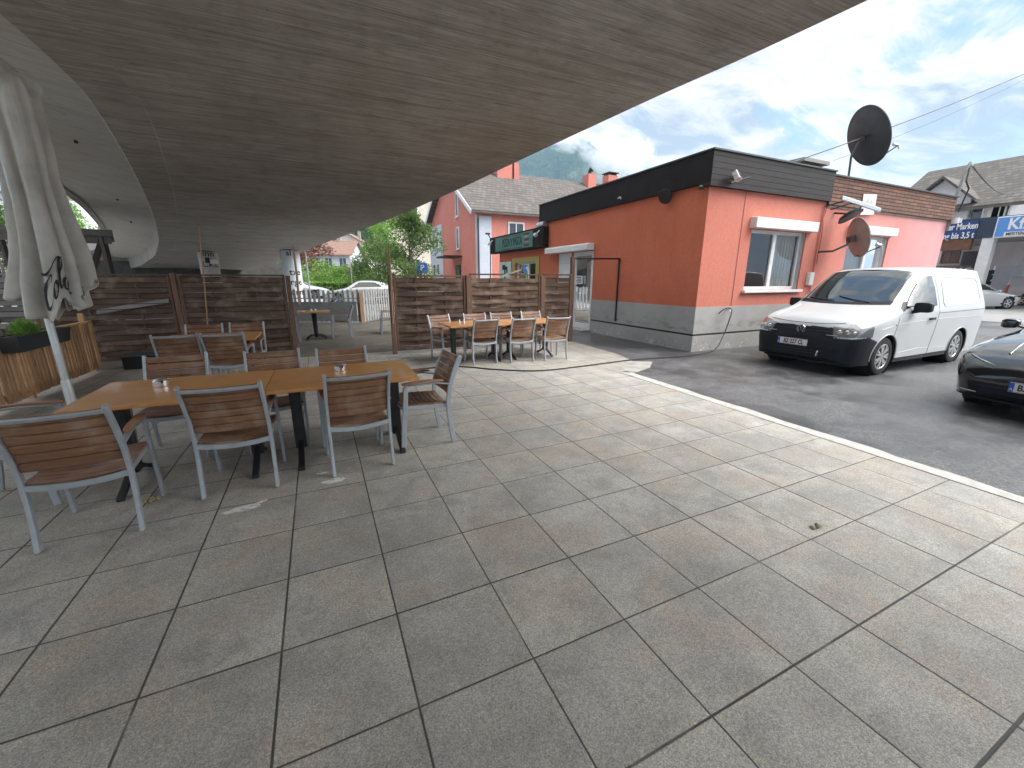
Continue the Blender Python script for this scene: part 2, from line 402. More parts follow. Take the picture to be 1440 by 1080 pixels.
MT['shingle'] = m_tiles('red_wood_shingles', (.215, .105, .068), (.105, .06, .046), 'X', .42, .085, 1, (.018, .012, .01), .02)
MT['rooftile'] = m_tiles('grey_roof_tiles_x', (.165, .148, .135), (.105, .094, .086), 'X', .32, .21, 1, (.045, .04, .035), .03)
MT['rooftiley'] = m_tiles('grey_roof_tiles_y', (.165, .148, .135), (.105, .094, .086), 'Y', .34, .25, 1, (.05, .045, .04), .03)
MT['redtile'] = M('red_roof', (.27, .155, .12), (.20, .12, .095), 2, rough=.85)
MT['steel'] = M('grey_painted_steel', (.40, .425, .45), (.33, .35, .375), 14, rough=.42, metal=.35, rng=(.45, .75), var=.05)
MT['steelback'] = MT['steel']
MT['chairwood'] = wood('weathered_chair_slats', (.185, .080, .038), (.315, .155, .080), (.43, .335, .255), 'X', .55, .45, wear=(.47, .82), rows=.061, row0=.5045, rmix=.45, seam=.07)
MT['seatwood'] = wood('weathered_seat_slats', (.185, .080, .038), (.315, .155, .080), (.45, .36, .28), 'X', .55, .45, wear=(.42, .78), rows=.0505, row0=-.2203, rax=1, rmix=.45, seam=.07)
MT['armwood'] = wood('chair_arm_wood', (.235, .095, .048), (.33, .155, .08), (.42, .33, .25), 'Y', .5, .3, wear=(.5, .85))
MT['tabletop'] = wood('oiled_table_top', (.48, .215, .068), (.64, .325, .118), (.36, .155, .05), 'X', .34, .10, spec=.5, coat=.15, var=.05, gs=.9, wear=(.5, .85))
MT['blackmetal'] = M('black_cast_metal', (.012, .012, .013), (.022, .022, .023), 12, rough=.45, bump=.05)
MT['chrome'] = flat('brushed_steel', (.72, .72, .72), .18, 1)
MT['alu'] = flat('matt_aluminium', (.60, .61, .62), .38, .9)
MT['fence'] = wood('dark_woven_larch', (.105, .059, .039), (.205, .124, .083), (.34, .265, .205), 'X', .75, .8, var=.14, wear=(.50, .84), rows=.09625, row0=.08, rmix=.6, seam=.10)
MT['fencegrey'] = wood('silvered_woven_larch', (.20, .185, .17), (.28, .265, .25), (.12, .105, .095), 'X', .8, .6, var=.12, rows=.09625, row0=.08, rmix=.5, seam=.10)
MT['post'] = wood('fence_post_wood', (.125, .066, .042), (.185, .105, .07), (.25, .20, .165), 'Z', .75, .5, var=.1)
MT['stick'] = wood('pale_stick', (.33, .185, .10), (.43, .27, .16), (.28, .2, .14), 'Z', .7, .3)
MT['larch'] = wood('honey_larch_slats', (.42, .22, .105), (.57, .345, .185), (.25, .145, .08), 'Z', .6, .4, var=.32, wear=(.48, .75))
MT['white'] = M('white_plastic', (.74, .75, .75), (.66, .67, .67), 3, rough=.4)
MT['whitewall'] = m_stucco('white_render', (.72, .73, .76), (.64, .65, .68), None, 90, .2)
MT['bluewhite'] = m_stucco('pale_blue_render', (.62, .67, .74), (.56, .61, .68), None, 90, .15)
MT['pink'] = m_stucco('salmon_render', (.72, .27, .215), (.66, .24, .195), None, 70, .15)
MT['cream'] = m_stucco('cream_render', (.72, .67, .56), (.65, .60, .50), None, 60, .15)
MT['glass'] = m_glass('window_glass')
MT['darkglass'] = flat('dark_window', (.05, .06, .065), .08, 0, .9)
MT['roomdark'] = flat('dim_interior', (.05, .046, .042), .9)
MT['curtain'] = M('pale_blind', (.80, .79, .77), (.72, .71, .69), 2, st=(16, 16, .5), rough=.9)
MT['canvas'] = M('parasol_canvas', (.60, .565, .51), (.42, .395, .35), 3.4, rough=.9, bump=.25, bs=240, rng=(.35, .72))
MT['print'] = flat('black_print', (.030, .028, .030), .85)
MT['printgrey'] = flat('grey_print', (.16, .155, .16), .85)
MT['pole'] = M('parasol_pole', (.62, .66, .645), (.54, .57, .555), 8, rough=.35, metal=.2)
MT['planter'] = M('anthracite_plastic', (.040, .044, .048), (.055, .058, .062), 4, rough=.5)
MT['soil'] = M('soil', (.07, .045, .03), (.035, .025, .018), 30, rough=1, bump=.6)
MT['leaf'] = m_leaf('tree_leaves', (.052, .098, .026), (.115, .185, .052))
MT['leafb'] = m_leaf('bright_leaves', (.10, .21, .035), (.19, .33, .06))
MT['leafd'] = m_leaf('dark_leaves', (.025, .062, .022), (.06, .115, .040))
MT['leafr'] = m_leaf('copper_leaves', (.10, .035, .028), (.17, .065, .045))
MT['bark'] = M('bark', (.11, .085, .062), (.065, .05, .038), 18, st=(1, 1, .25), rough=.95, bump=.8)
MT['vanpaint'] = M('white_car_paint', (.50, .51, .515), (.475, .485, .49), 1.2, rough=.34, coat=.45, spec=.5)
MT['blackpaint'] = flat('black_car_paint', (.006, .006, .008), .16, 0, .5, 1.0)
MT['silverpaint'] = flat('silver_car_paint', (.50, .50, .49), .3, .6, .5, .8)
MT['trim'] = M('dark_bumper_plastic', (.009, .010, .0145), (.012, .0135, .019), 5, rough=.5, bump=.06, bs=400, spec=.3)
MT['rubber'] = M('tyre_rubber', (.018, .018, .018), (.03, .03, .029), 9, rough=.85)
MT['rim'] = flat('alloy_rim', (.56, .57, .58), .28, .85)
MT['carglass'] = flat('car_glass', (.018, .026, .028), .03, 0, .75, .5)
MT['lamp'] = NT('headlamp_lens').fin((.32, .33, .34), .08, .55, None, .8, .8)
MT['redlamp'] = flat('red_lamp', (.35, .012, .012), .15, 0, .6, .5)
MT['plate'] = flat('plate_white', (.72, .72, .70), .4)
MT['plateblue'] = flat('plate_blue', (.02, .09, .42), .4)
MT['ink'] = flat('ink_black', (.015, .015, .016), .6)
MT['inkwhite'] = flat('ink_white', (.78, .78, .78), .6)
MT['dishgrey'] = M('dish_grey_metal', (.060, .058, .060), (.045, .043, .045), 5, rough=.5)
MT['dishbrown'] = M('dish_brown_metal', (.30, .245, .22), (.25, .20, .18), 5, rough=.5)
MT['cable'] = flat('black_cable', (.02, .019, .019), .6)
MT['signblue'] = M('banner_blue', (.015, .055, .20), (.012, .045, .17), 4, rough=.45)
MT['signlight'] = flat('sign_light_blue', (.10, .28, .66), .35)
MT['signgreen'] = flat('sign_teal', (.065, .185, .165), .55)
MT['signyellow'] = flat('window_surround_ochre', (.36, .30, .10), .7)
MT['shadedark'] = M('shade_dark_concrete', (.085, .08, .075), (.05, .047, .044), 2, rough=.95)  # concrete darkened in colour to stand in for shade under the low soffit
MT['concrete'] = M('plain_concrete', (.36, .35, .33), (.28, .27, .255), 2, rough=.9, bump=.3, bs=80)
MT['piercol'] = M('white_painted_pier', (.66, .69, .72), (.58, .61, .64), 2.5, rough=.75)
MT['pierbeige'] = M('beige_painted_pier', (.52, .47, .42), (.45, .41, .37), 2.5, rough=.8)
MT['darkwood'] = wood('dark_shelter_timber', (.035, .025, .02), (.055, .042, .034), (.08, .07, .06), 'X', .7, .3)
MT['picket'] = M('grey_picket', (.36, .36, .35), (.27, .265, .255), 9, rough=.8, var=.1)
MT['brown'] = M('brown_boards', (.16, .075, .035), (.11, .05, .025), 4, rough=.6)
# ------------------------------------------------------------------ ground
def sheet(name, poly, z, mat, label=None):
    m = MB(); m.quad(*[(x, y, z) for x, y in poly]); o = m.build(name, mat, fix=False)
    o['kind'] = 'structure'
    return o
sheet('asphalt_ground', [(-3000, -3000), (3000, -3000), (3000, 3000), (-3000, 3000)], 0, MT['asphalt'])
KX0, KX1 = 4.575, 4.72           # kerb line drifts slightly off the slab grid
def kx(y): return 4.575+(y-.85)*(.145/4.73)
sheet('slab_paving', [(-14, -9), (kx(-9), -9), (kx(5.58), 5.58), (5.62, 6.27), (5.85, 7.0), (6.0, 9.29), (-14, 9.9)], .004, MT['paving'])
sheet('gravel_yard', [(-14, 9.9), (6.0, 9.29), (6.0, 18.2), (3, 18.4), (1.4, 16.0), (-1.4, 17.6), (-14, 19)], .004, MT['gravel'])
# flush granite strip: slightly wavy outer edge
m = MB(); ys = [-9+i*.12 for i in range(122)]; ys = [y for y in ys if y < 5.58]+[5.58]
for i in range(len(ys)-1):
    w0 = .165+.05*mnoise.noise(Vector((ys[i]*1.7, 0, 0)))+.034*mnoise.noise(Vector((ys[i]*7, 3, 0))); w1 = .165+.05*mnoise.noise(Vector((ys[i+1]*1.7, 0, 0)))+.034*mnoise.noise(Vector((ys[i+1]*7, 3, 0)))
    m.quad((kx(ys[i]), ys[i], .009), (kx(ys[i])+w0, ys[i], .009), (kx(ys[i+1])+w1, ys[i+1], .009), (kx(ys[i+1]), ys[i+1], .009))
o = m.build('kerb', MT['granite'], fix=False); o['kind'] = 'structure'
m = MB(); a, b = Vector((4.72, 5.58, .009)), Vector((5.62, 6.27, .009)); q = Vector((.36, -.26, 0))
L = [a+(b-a)*t+Vector((.02*mnoise.noise(Vector((t*9, 1, 0))),)*2+(0,)) for t in [i/14 for i in range(15)]]
Rr = [a+(b-a)*t+q*(.55+.45*min(1, t*2.5))*(1-.15*t)+Vector((.05*mnoise.noise(Vector((t*7, 5, 0))), .05*mnoise.noise(Vector((t*7, 8, 0))), 0)) for t in [i/14 for i in range(15)]]
for i in range(14): m.quad(L[i], Rr[i], Rr[i+1], L[i+1])
o = m.build('kerb', MT['patch'], fix=False); o['kind'] = 'structure'

# pale lot where the cars park beyond the picket fence
sheet('parking_lot', [(-40, 19.5), (8.6, 19.5), (8.6, 60), (-40, 60)], .006, M('pale_lot', (.34, .335, .325), (.27, .265, .26), .6, rough=.9, bump=.3, bs=120))
sheet('forecourt', [(24, -10), (75, -10), (75, 30), (24, 30)], .006, M('pale_forecourt', (.27, .265, .26), (.21, .205, .20), .7, rough=.85, bump=.3, bs=120))

# ------------------------------------------------------------------ viaduct ramp overhead
def spline(P, n):
    out = []; P = [Vector(p) for p in P]
    for i in range(len(P)-1):
        p0 = P[i-1] if i else P[i]*2-P[i+1]; p1, p2 = P[i], P[i+1]; p3 = P[i+2] if i+2 < len(P) else P[i+1]*2-P[i]
        for k in range(n):
            t = k/n
            out.append(.5*((2*p1)+(p2-p0)*t+(2*p0-5*p1+4*p2-p3)*t*t+(3*p1-p0-3*p2+p3)*t**3))
    out.append(P[-1]); return out
def bz(y): return max(2.25, 4.3-.045*y) if y < 44 else 2.3
RB = spline([(9.6, -22), (7.7, -13), (6.25, -5), (5.08, 2.77), (4.60, 5.2), (4.03, 8.31), (3.53, 11.12), (2.51, 15.8), (.36, 23.9), (-1.9, 33.4), (-5.2, 43), (-10.5, 53), (-18.5, 63)], 16)
LB = spline([(1.6, -25), (-.6, -14), (-1.9, -4), (-2.45, 3.5), (-2.47, 7.2), (-2.62, 8.6), (-3.13, 11.25), (-3.88, 14.74), (-5.13, 19.99), (-6.9, 26.5), (-9.7, 35.0), (-14.6, 45.5), (-24, 53)], 16)
WEB, WW, WZ = .75, 2.45, .50
bridge = thing('road_viaduct', 'board-marked grey concrete road ramp curving low overhead above the terrace', 'bridge', (0, 0, 0))
gird, wing, para, edge = MB(), MB(), MB(), MB()
gr_, wr_, pr_, er_ = [], [], [], []
for i, (r, l) in enumerate(zip(RB, LB)):
    zr, zl = bz(r.y), bz(l.y); r3, l3 = Vector((r.x, r.y, zr)), Vector((l.x, l.y, zl))
    out = (l3-r3); out.z = 0; out.normalize(); up = Vector((0, 0, 1))
    # bottom slab has a small chamfered strip along its left edge
    gr_.append([r3+up*1.0, r3+up*.05, r3+out*.06, r3.lerp(l3, .25), r3.lerp(l3, .5), r3.lerp(l3, .75), l3-out*.62, l3-out*.60+up*.014, l3-out*.02+up*.014, l3+up*.04, l3+up*WEB, r3+up*1.6-out*0])
    b = l3+up*WEB
    wr_.append([b, b+out*WW*.5+up*WZ*.5, b+out*WW+up*WZ, b+out*WW+up*(WZ+.25), b+up*(WZ+.3)])
    e = b+out*WW+up*WZ
    er_.append([e+out*.0-up*.06, e+out*.26-up*.06, e+out*.26+up*.55, e+up*.55])
    pr_.append([r3+up*1.0+out*.02, r3+up*1.9+out*.02, r3+up*1.9+out*.25, r3+up*1.0+out*.25])
gird.loft(gr_, True, True); wing.loft(wr_, True, True); edge.loft(er_, True, True); para.loft(pr_, True, True)
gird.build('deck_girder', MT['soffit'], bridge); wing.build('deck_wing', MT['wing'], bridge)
edge.build('edge_beam', MT['concrete'], bridge); para.build('parapet', MT['concrete'], bridge)
# small drain spouts poking out of the wing underside
for px, py in ((112, 216), (165, 287), (177, 308), (181, 325)):
    i = min(range(len(LB)), key=lambda j: abs(math.atan2(LB[j].x-1.0, LB[j].y)-math.atan2(ray(px, py)[0].x, ray(px, py)[0].y)))
    r, l = RB[i], LB[i]; b = Vector((l.x, l.y, bz(l.y)+WEB)); out = Vector((l.x-r.x, l.y-r.y, 0)).normalized(); p = b+out*1.0+Vector((0, 0, WZ*.5))
    mm = MB(); mm.tube([p+Vector((0, 0, .05)), p-Vector((0, 0, .10))], .035, 8); mm.build('drain_spout', MT['blackmetal'], bridge)

ab_ = thing('ramp_abutment', 'shade-darkened concrete abutment closing off the low far end of the ramp', 'abutment')
mm = MB(); mm.prism([(-17.5, 43.2, 0), (-1.5, 45.2, 0), (-1.5, 46.2, 0), (-17.5, 44.2, 0)], (0, 0, 2.9)); mm.build('wall', MT['shadedark'], ab_)
mm = MB(); mm.prism([(-17.6, 43.0, 0), (-1.4, 45.0, 0), (-1.4, 45.19, 0), (-17.6, 43.19, 0)], (0, 0, .6)); mm.build('footing', MT['concrete'], ab_)
def pier(c, rad, ztop, mat, label):
    t = thing('bridge_pier', label, 'bridge pier', (c[0], c[1], 0), 0, 'round bridge piers')
    mm = MB(); mm.lathe([(rad, 0), (rad, ztop-.10), (rad*.985, ztop-.03), (rad*.93, ztop)], 40); mm.build('shaft', mat, t, smooth=True)
    mm = MB(); mm.lathe([(rad*.55, ztop), (rad*.55, ztop+.2)], 24); mm.build('bearing', MT['ink'], t)
    return t
def wrap_text(s, size, mat, t, rad, ang, z, sx=1.0, bold=.006):
    # lettering painted round the shaft
    o = text(s, size, mat, t, Matrix.Identity(4), 'lettering', .002, 'LEFT', sx, 1.05, bold)
    for v in o.data.vertices:
        a = ang+v.co.x/rad
        v.co = Vector(((rad+.006+v.co.z)*math.sin(a), -(rad+.006+v.co.z)*math.cos(a), z+v.co.y))
    return o
p1 = at(412, 390, 23.6); pr1 = .47
wp = pier((p1.x, p1.y), pr1, bz(p1.y)-.02, MT['piercol'], 'white painted round pier with black hand lettering, seen past the end of the woven fence')
fa = math.atan2(p1.x, p1.y)*-1
for s, py, dx in (('al', 356, -.56), ('tze', 383, -.42), ('rge', 397, -.44), ('arne', 411, -.46)):
    wrap_text(s, .46 if s != 'al' else .4, MT['ink'], wp, pr1, -math.atan2(p1.x, p1.y)*1.0+dx+.12, at(412, py, 23.2).z, 1.0)
p2 = at(296, 380, 23.6); pr2 = .46
wq = pier((p2.x, p2.y), pr2, bz(p2.y)-.02, MT['pierbeige'], 'beige painted round pier with black lettering and small plates, under the ramp')
for s, py in (('enn', 357), ('CKL', 372)):
    wrap_text(s, .42, MT['ink'], wq, pr2, -math.atan2(p2.x, p2.y)-.75, at(296, py, 23.2).z)
a = -math.atan2(p2.x, p2.y)
mm = MB(); mm.box((0, 0, 0), (.42, .03, .22)); mm.build('notice_plate', MT['plate'], wq, (math.sin(a+.45)*(pr2+.02), -math.cos(a+.45)*(pr2+.02), at(300, 368, 23.2).z), rot=(0, 0, a+.45))
mm = MB(); mm.box((0, 0, 0), (.2, .16, .28)); mm.build('meter_box', MT['ink'], wq, (math.sin(a-.1)*(pr2+.07), -math.cos(a-.1)*(pr2+.07), at(296, 366, 23.2).z), rot=(0, 0, a-.1))

# ------------------------------------------------------------------ flat-roofed coral building
BX, BY, BR, BE = 7.59, 6.61, 18.15, 17.6       # corner, right end, far end
WT = .28
def walled(mb, fn, s0, s1, z0, z1, holes, th):
    # wall sheet with real openings; fn(s, depth, z) -> point
    S = sorted({s0, s1, *[h[0] for h in holes], *[h[1] for h in holes]}); Z = sorted({z0, z1, *[h[2] for h in holes], *[h[3] for h in holes]})
    S = [s for s in S if s0 <= s <= s1]; Z = [z for z in Z if z0 <= z <= z1]
    def solid(i, j):
        if not (0 <= i < len(S)-1 and 0 <= j < len(Z)-1): return False
        cs, cz = (S[i]+S[i+1])/2, (Z[j]+Z[j+1])/2
        return not any(h[0] < cs < h[1] and h[2] < cz < h[3] for h in holes)
    for i in range(len(S)-1):
        for j in range(len(Z)-1):
            if not solid(i, j): continue
            a, b, c, d = S[i], S[i+1], Z[j], Z[j+1]
            mb.quad(fn(a, 0, c), fn(b, 0, c), fn(b, 0, d), fn(a, 0, d)); mb.quad(fn(a, th, c), fn(a, th, d), fn(b, th, d), fn(b, th, c))
            if not solid(i-1, j): mb.quad(fn(a, 0, c), fn(a, 0, d), fn(a, th, d), fn(a, th, c))
            if not solid(i+1, j): mb.quad(fn(b, 0, c), fn(b, th, c), fn(b, th, d), fn(b, 0, d))
            if not solid(i, j-1): mb.quad(fn(a, 0, c), fn(a, th, c), fn(b, th, c), fn(b, 0, c))
            if not solid(i, j+1): mb.quad(fn(a, 0, d), fn(b, 0, d), fn(b, th, d), fn(a, th, d))
bld = thing('restaurant_building', 'single-storey coral rendered flat-roofed building with dark fascia and grey base', 'building')
fF = lambda s, d, z: (s, BY+d, z)
fL = lambda s, d, z: (BX+d, s, z)
W1 = (9.08, 11.12, 1.36, 2.72); W2 = (12.95, 14.95, 1.36, 2.77)
DR = (10.52, 11.62, .0, 2.42); SP = (11.72, 12.55, 1.0, 2.42); KW = (14.1, 16.0, 1.3, 2.25)
wl = MB(); walled(wl, fF, BX, BR, 1.0, 3.47, [W1, W2], WT); walled(wl, fL, BY+WT, 13.8, 1.0, 3.55, [DR, SP], WT); walled(wl, fL, 13.8, BE, 1.0, 3.3, [KW], WT)
wl.quad((BR, BY+WT, 1), (BR, 14, 1), (BR, 14, 3.47), (BR, BY+WT, 3.47)); wl.quad((BX+WT, BE, 1), (BX+6, BE, 1), (BX+6, BE, 3.3), (BX+WT, BE, 3.3))
wl.build('wall', MT['stucco'], bld, fix=False)
pl = MB(); walled(pl, lambda s, d, z: (s, BY-.012+d, z), BX-.012, BR+.01, .40, 1.0, [], .2); walled(pl, lambda s, d, z: (BX-.012+d, s, z), BY+.188, BE, .40, 1.0, [(10.52, 11.62, 0, 1)], .2)
pl.build('plinth', MT['plinth'], bld, fix=False)
pl = MB(); walled(pl, lambda s, d, z: (s, BY-.0+d, z), BX-.0, BR, .355, .40, [], .2); walled(pl, lambda s, d, z: (BX-.0+d, s, z), BY+.2, BE, .355, .40, [(10.52, 11.62, 0, 1)], .2)
pl.build('shadow_joint', MT['ink'], bld, fix=False)
pl = MB(); walled(pl, lambda s, d, z: (s, BY-.022+d, z), BX-.022, BR+.01, 0, .355, [], .2); walled(pl, lambda s, d, z: (BX-.022+d, s, z), BY+.178, BE, 0, .355, [(10.52, 11.62, 0, 1)], .2)
pl.build('footing', MT['plinth'], bld, fix=False)
# fascia: boarded on the front, smooth sheet on the side, shingles on the right-hand half
fa_ = MB(); fa_.bx(BX-.09, 11.70, BY-.10, BY+.2, 3.47, 4.13); fa_.build('fascia', MT['fascia'], bld)
fb_ = MB(); fb_.bx(BX-.092, BX+.2, BY-.098, 13.8, 3.53, 4.13); fb_.build('fascia', MT['fasciaside'], bld)
fc_ = MB(); fc_.bx(11.703, 18.28, BY-.06, BY+.2, 3.40, 4.06); fc_.build('parapet_shingles', MT['shingle'], bld)
cp = MB(); cp.bx(BX-.12, 11.72, BY-.13, BY+.35, 4.13, 4.16); cp.bx(BX-.12, BX+.35, BY+.352, 13.82, 4.13, 4.16); cp.bx(11.722, 18.3, BY-.09, BY+.3, 4.06, 4.095); cp.build('roof_edge_trim', MT['planter'], bld)
tr = MB(); tr.bx(11.72, 18.26, BY-.03, BY-.001, 3.355, 3.398); tr.build('parapet_batten', M('weathered_batten', (.32, .27, .22), (.22, .17, .13), 8), bld)
rf = MB(); rf.bx(BX+.2, BR, BY+.2, 13.78, 3.92, 4.0); rf.bx(BX+.1, BX+6, 13.8, BE, 3.3, 3.42); rf.build('flat_roof', MT['planter'], bld)
ch = MB(); ch.bx(11.25, 12.0, 7.1, 7.7, 4.0, 4.42); ch.build('chimney', MT['planter'], bld)
cc = MB(); cc.bx(11.1, 12.15, 6.95, 7.85, 4.42, 4.50); cc.build('chimney_cap', MT['concrete'], bld)
# expansion joints in the render and an eaves downpipe
jt = MB(); jt.bx(8.715, 8.733, BY-.006, BY+.001, 1.0, 3.47); jt.build('render_joint', M('joint_shadow', (.25, .07, .05), (.2, .06, .04), 3), bld)
dp = MB(); dp.tube([(11.62, BY-.03, 1.0), (11.62, BY-.03, 3.36)], .018, 8); dp.build('conduit', MT['stucco'], bld)
dp = MB(); dp.tube([(11.70, BY-.02, 2.0), (11.71, BY-.02, 2.7), (11.66, BY-.02, 3.1), (11.72, BY-.02, 3.4)], .008, 6); dp.build('cable', MT['cable'], bld)

def window(name, h, axis, mull, blind=None, box=None, sill=True, frame_mat='white'):
    # frame with mullion, two panes, blind box and sill in the opening
    f = (lambda s, d, z: Vector((s, BY+d, z))) if axis == 'F' else (lambda s, d, z: Vector((BX+d, s, z)))
    s0, s1, z0, z1 = h; w = MB()
    def fb(m_, a, b, c, d, d0, d1):
        p = [f(a, d0, c), f(b, d1, d)]
        m_.bx(p[0].x, p[1].x, p[0].y, p[1].y, p[0].z, p[1].z)
    t = .075
    fb(w, s0, s1, z0, z0+t, .10, .17); fb(w, s0, s1, z1-t, z1, .10, .17)
    fb(w, s0, s0+t, z0+t, z1-t, .10, .17); fb(w, s1-t, s1, z0+t, z1-t, .10, .17)
    if mull: fb(w, mull-.06, mull+.06, z0+t, z1-t, .095, .17)
    fr = w.build('window', MT[frame_mat], bld, bevel=.006)
    g = MB()
    for a, b in ([(s0+t, mull-.06), (mull+.06, s1-t)] if mull else [(s0+t, s1-t)]):
        g.quad(f(a, .135, z0+t), f(b, .135, z0+t), f(b, .135, z1-t), f(a, .135, z1-t))
    g.build('pane', MT['glass'], fr)
    if blind:
        c = MB(); n = 40
        for i in range(n):
            a = blind[0]+(blind[1]-blind[0])*i/n; b = blind[0]+(blind[1]-blind[0])*(i+1)/n
            d0 = .20+.015*math.sin(i*1.3); d1 = .20+.015*math.sin((i+1)*1.3)
            c.quad(f(a, d0, z0+.02), f(b, d1, z0+.02), f(b, d1, z1-.02), f(a, d0, z1-.02))
        c.build('curtain', MT['curtain'], fr)
    if sill:
        s = MB(); fb(s, s0-.06, s1+.10, z0-.065, z0-.001, -.09, .10); s.build('sill', MT['white'], fr, bevel=.006)
    if box:
        s = MB(); p = [f(box[0], -.16, box[2]), f(box[0], -.16, box[3]), f(box[0], -.03, box[3]+.02), f(box[0], .05, box[3]+.02), f(box[0], .05, box[2])]
        s.prism(p, f(box[1], 0, 0)-f(box[0], 0, 0)); s.build('shutter_box', MT['white'], fr, bevel=.008)
        r = MB(); fb(r, s0-.02, s0+.035, z0, z1, .03, .099); fb(r, s1-.035, s1+.02, z0, z1, .03, .099); r.build('shutter_rail', MT['alu'], fr)
    # room behind
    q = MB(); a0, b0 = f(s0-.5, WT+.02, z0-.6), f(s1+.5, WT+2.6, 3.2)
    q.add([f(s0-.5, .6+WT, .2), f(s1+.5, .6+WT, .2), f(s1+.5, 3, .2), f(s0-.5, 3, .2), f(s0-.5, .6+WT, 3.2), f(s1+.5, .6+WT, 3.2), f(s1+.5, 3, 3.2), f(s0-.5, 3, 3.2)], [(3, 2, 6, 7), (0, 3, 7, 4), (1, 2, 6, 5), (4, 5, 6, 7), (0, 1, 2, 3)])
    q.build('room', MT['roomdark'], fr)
    return fr
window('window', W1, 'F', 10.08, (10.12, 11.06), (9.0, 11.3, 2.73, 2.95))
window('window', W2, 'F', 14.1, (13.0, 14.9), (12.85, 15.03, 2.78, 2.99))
window('window', KW, 'L', 14.95, None, None, False)
# ochre surround of the serving window
oc = MB(); walled(oc, lambda s, d, z: (BX-.03+d, s, z), 13.86, 16.22, 1.1, 2.42, [(KW[0]+.03, KW[1]-.03, KW[2]+.03, KW[3]-.03)], .06); oc.build('window_surround', MT['signyellow'], bld, fix=False)
# white glazed door and its fixed side panel, awning box above
dr = MB(); s0, s1 = DR[0], DR[1]
for a, b, c, d in ((s0, s1, 2.30, 2.42), (s0, s1, .06, .22), (s0, s0+.13, .22, 2.30), (s1-.13, s1, .22, 2.30)): dr.bx(BX+.02, BX+.10, a, b, c, d)
door = dr.build('door', MT['white'], bld, bevel=.006)
g = MB(); g.quad((BX+.05, s0+.13, .22), (BX+.05, s1-.13, .22), (BX+.05, s1-.13, 2.30), (BX+.05, s0+.13, 2.30)); g.build('pane', MT['glass'], door)
g = MB(); g.bx(BX+.3, BX+.34, s0-.2, s1+.2, 0, 2.5); g.build('room', M('dark_brown_interior', (.06, .03, .022), (.03, .02, .016), 2), door)
g = MB(); g.bx(BX-.04, BX+.02, s1-.11, s1-.07, 1.0, 1.18); g.build('handle', MT['alu'], door)
st_ = MB(); st_.bx(BX-.35, BX+.3, s0-.05, s1+.05, .0, .06); st_.build('doorstep', MT['concrete'], bld)
sp = MB(); sp.bx(BX+.03, BX+.09, SP[0], SP[1], .95, SP[3]); sp.build('side_panel', MT['white'], bld, bevel=.005)
g = MB(); 
for zz in (1.35, 1.75, 2.1): g.bx(BX+.012, BX+.03, SP[0]+.1, SP[1]-.1, zz, zz+.02)
g.build('panel_groove', MT['alu'], bld)
ab = MB(); ab.prism([(BX-.26, 0, 2.44), (BX-.26, 0, 2.60), (BX-.2, 0, 2.64), (BX-.001, 0, 2.64), (BX-.001, 0, 2.44)], (0, 2.55, 0))
ab.build('awning_box', MT['white'], bld, (0, 10.50, 0), bevel=.01)
nt = MB(); nt.bx(BX-.02, BX+.018, 11.05, 11.40, 1.45, 1.70); nt = nt.build('door_notice', MT['plate'], bld)
for zz, s in ((1.62, 'EINGANG'), (1.53, 'RESTAURANT')): pass
for k, zz in enumerate((1.65, 1.60, 1.55, 1.50)):
    b = MB(); b.bx(BX-.024, BX-.021, 11.09, 11.36-.05*(k % 2), zz-.012, zz+.012); b.build('notice_line', MT['ink'], bld)
# ------------------------------------------------------------------ things fixed to the building
def lx(v): return frame(v, (0, -1, 0), (0, 0, 1))           # lettering on the left wall, read from outside
# pizza sign box
sg = thing('shop_sign', 'dark sign box with teal PIZZA PASTA panel above the serving window', 'sign', (BX-.02, 13.2, 2.68))
mm = MB(); mm.bx(-.22, 0, 0, 4.9, 0, .70); mm.build('housing', MT['fasciaside'], sg, bevel=.01)
mm = MB(); mm.bx(-.25, -.222, .75, 4.25, .07, .63); mm.build('panel', MT['signgreen'], sg)
def sl(s, size, y, z, mat='ink', sx=1.0, b=.006): text(s, size, MT[mat], sg, frame((-.256, y, z), (0, -1, 0), (0, 0, 1)), 'lettering', .003, 'CENTER', sx, 1.0, b)
sl('PIZZA', .44, 3.12, .35, 'ink', .62, .003); sl('PASTA', .44, 2.02, .35, 'ink', .62, .003)
sl('Y', .40, 2.58, .34, 'print', .8, 0)
for k, c in enumerate(('ink', 'redlamp', 'ink', 'redlamp', 'ink')):
    mm = MB(); mm.bx(-.256, -.251, 1.02+.05*(k % 2), 1.48-.04*(k % 3), .535-.10*k, .585-.10*k); mm.build('menu_line', MT[c], sg)
for k in range(3):
    mm = MB(); mm.bx(-.256, -.251, 3.72+.07*k, 3.76+.07*k, .22, .40); mm.build('side_mark', MT['printgrey'], sg)
mm = MB()
for y0, y1, z in ((2.72, 3.55, .58), (2.72, 3.55, .10), (1.6, 2.42, .58), (1.6, 2.42, .10)): mm.bx(-.257, -.251, y0, y1, z, z+.018)
mm.build('rule_line', MT['ink'], sg)
for y in (.25, 4.6):
    mm = MB(); mm.box((0, 0, 0), (.10, .16, .10), Matrix.Rotation(R(30), 3, 'Y')); mm.tube([(0, 0, 0), (.16, 0, .16)], .015, 6); mm.build('sign_lamp', MT['alu'], sg, (-.40, y, .42))
vt = thing('vent_cowl', 'short bright metal vent pipe between the dark fascia end and the sign', 'vent', (BX-.12, 13.55, 3.46))
mm = MB(); mm.lathe([(.10, -.25), (.10, .25)], 20, Matrix.Rotation(R(90), 4, 'X')); mm.lathe([(.115, -.05), (.115, .0)], 20, Matrix.Rotation(R(90), 4, 'X')); mm.build('pipe', MT['alu'], vt, smooth=True)
mm = MB(); mm.bx(.0, .12, -.1, .1, -.02, .02); mm.build('bracket', MT['blackmetal'], vt)

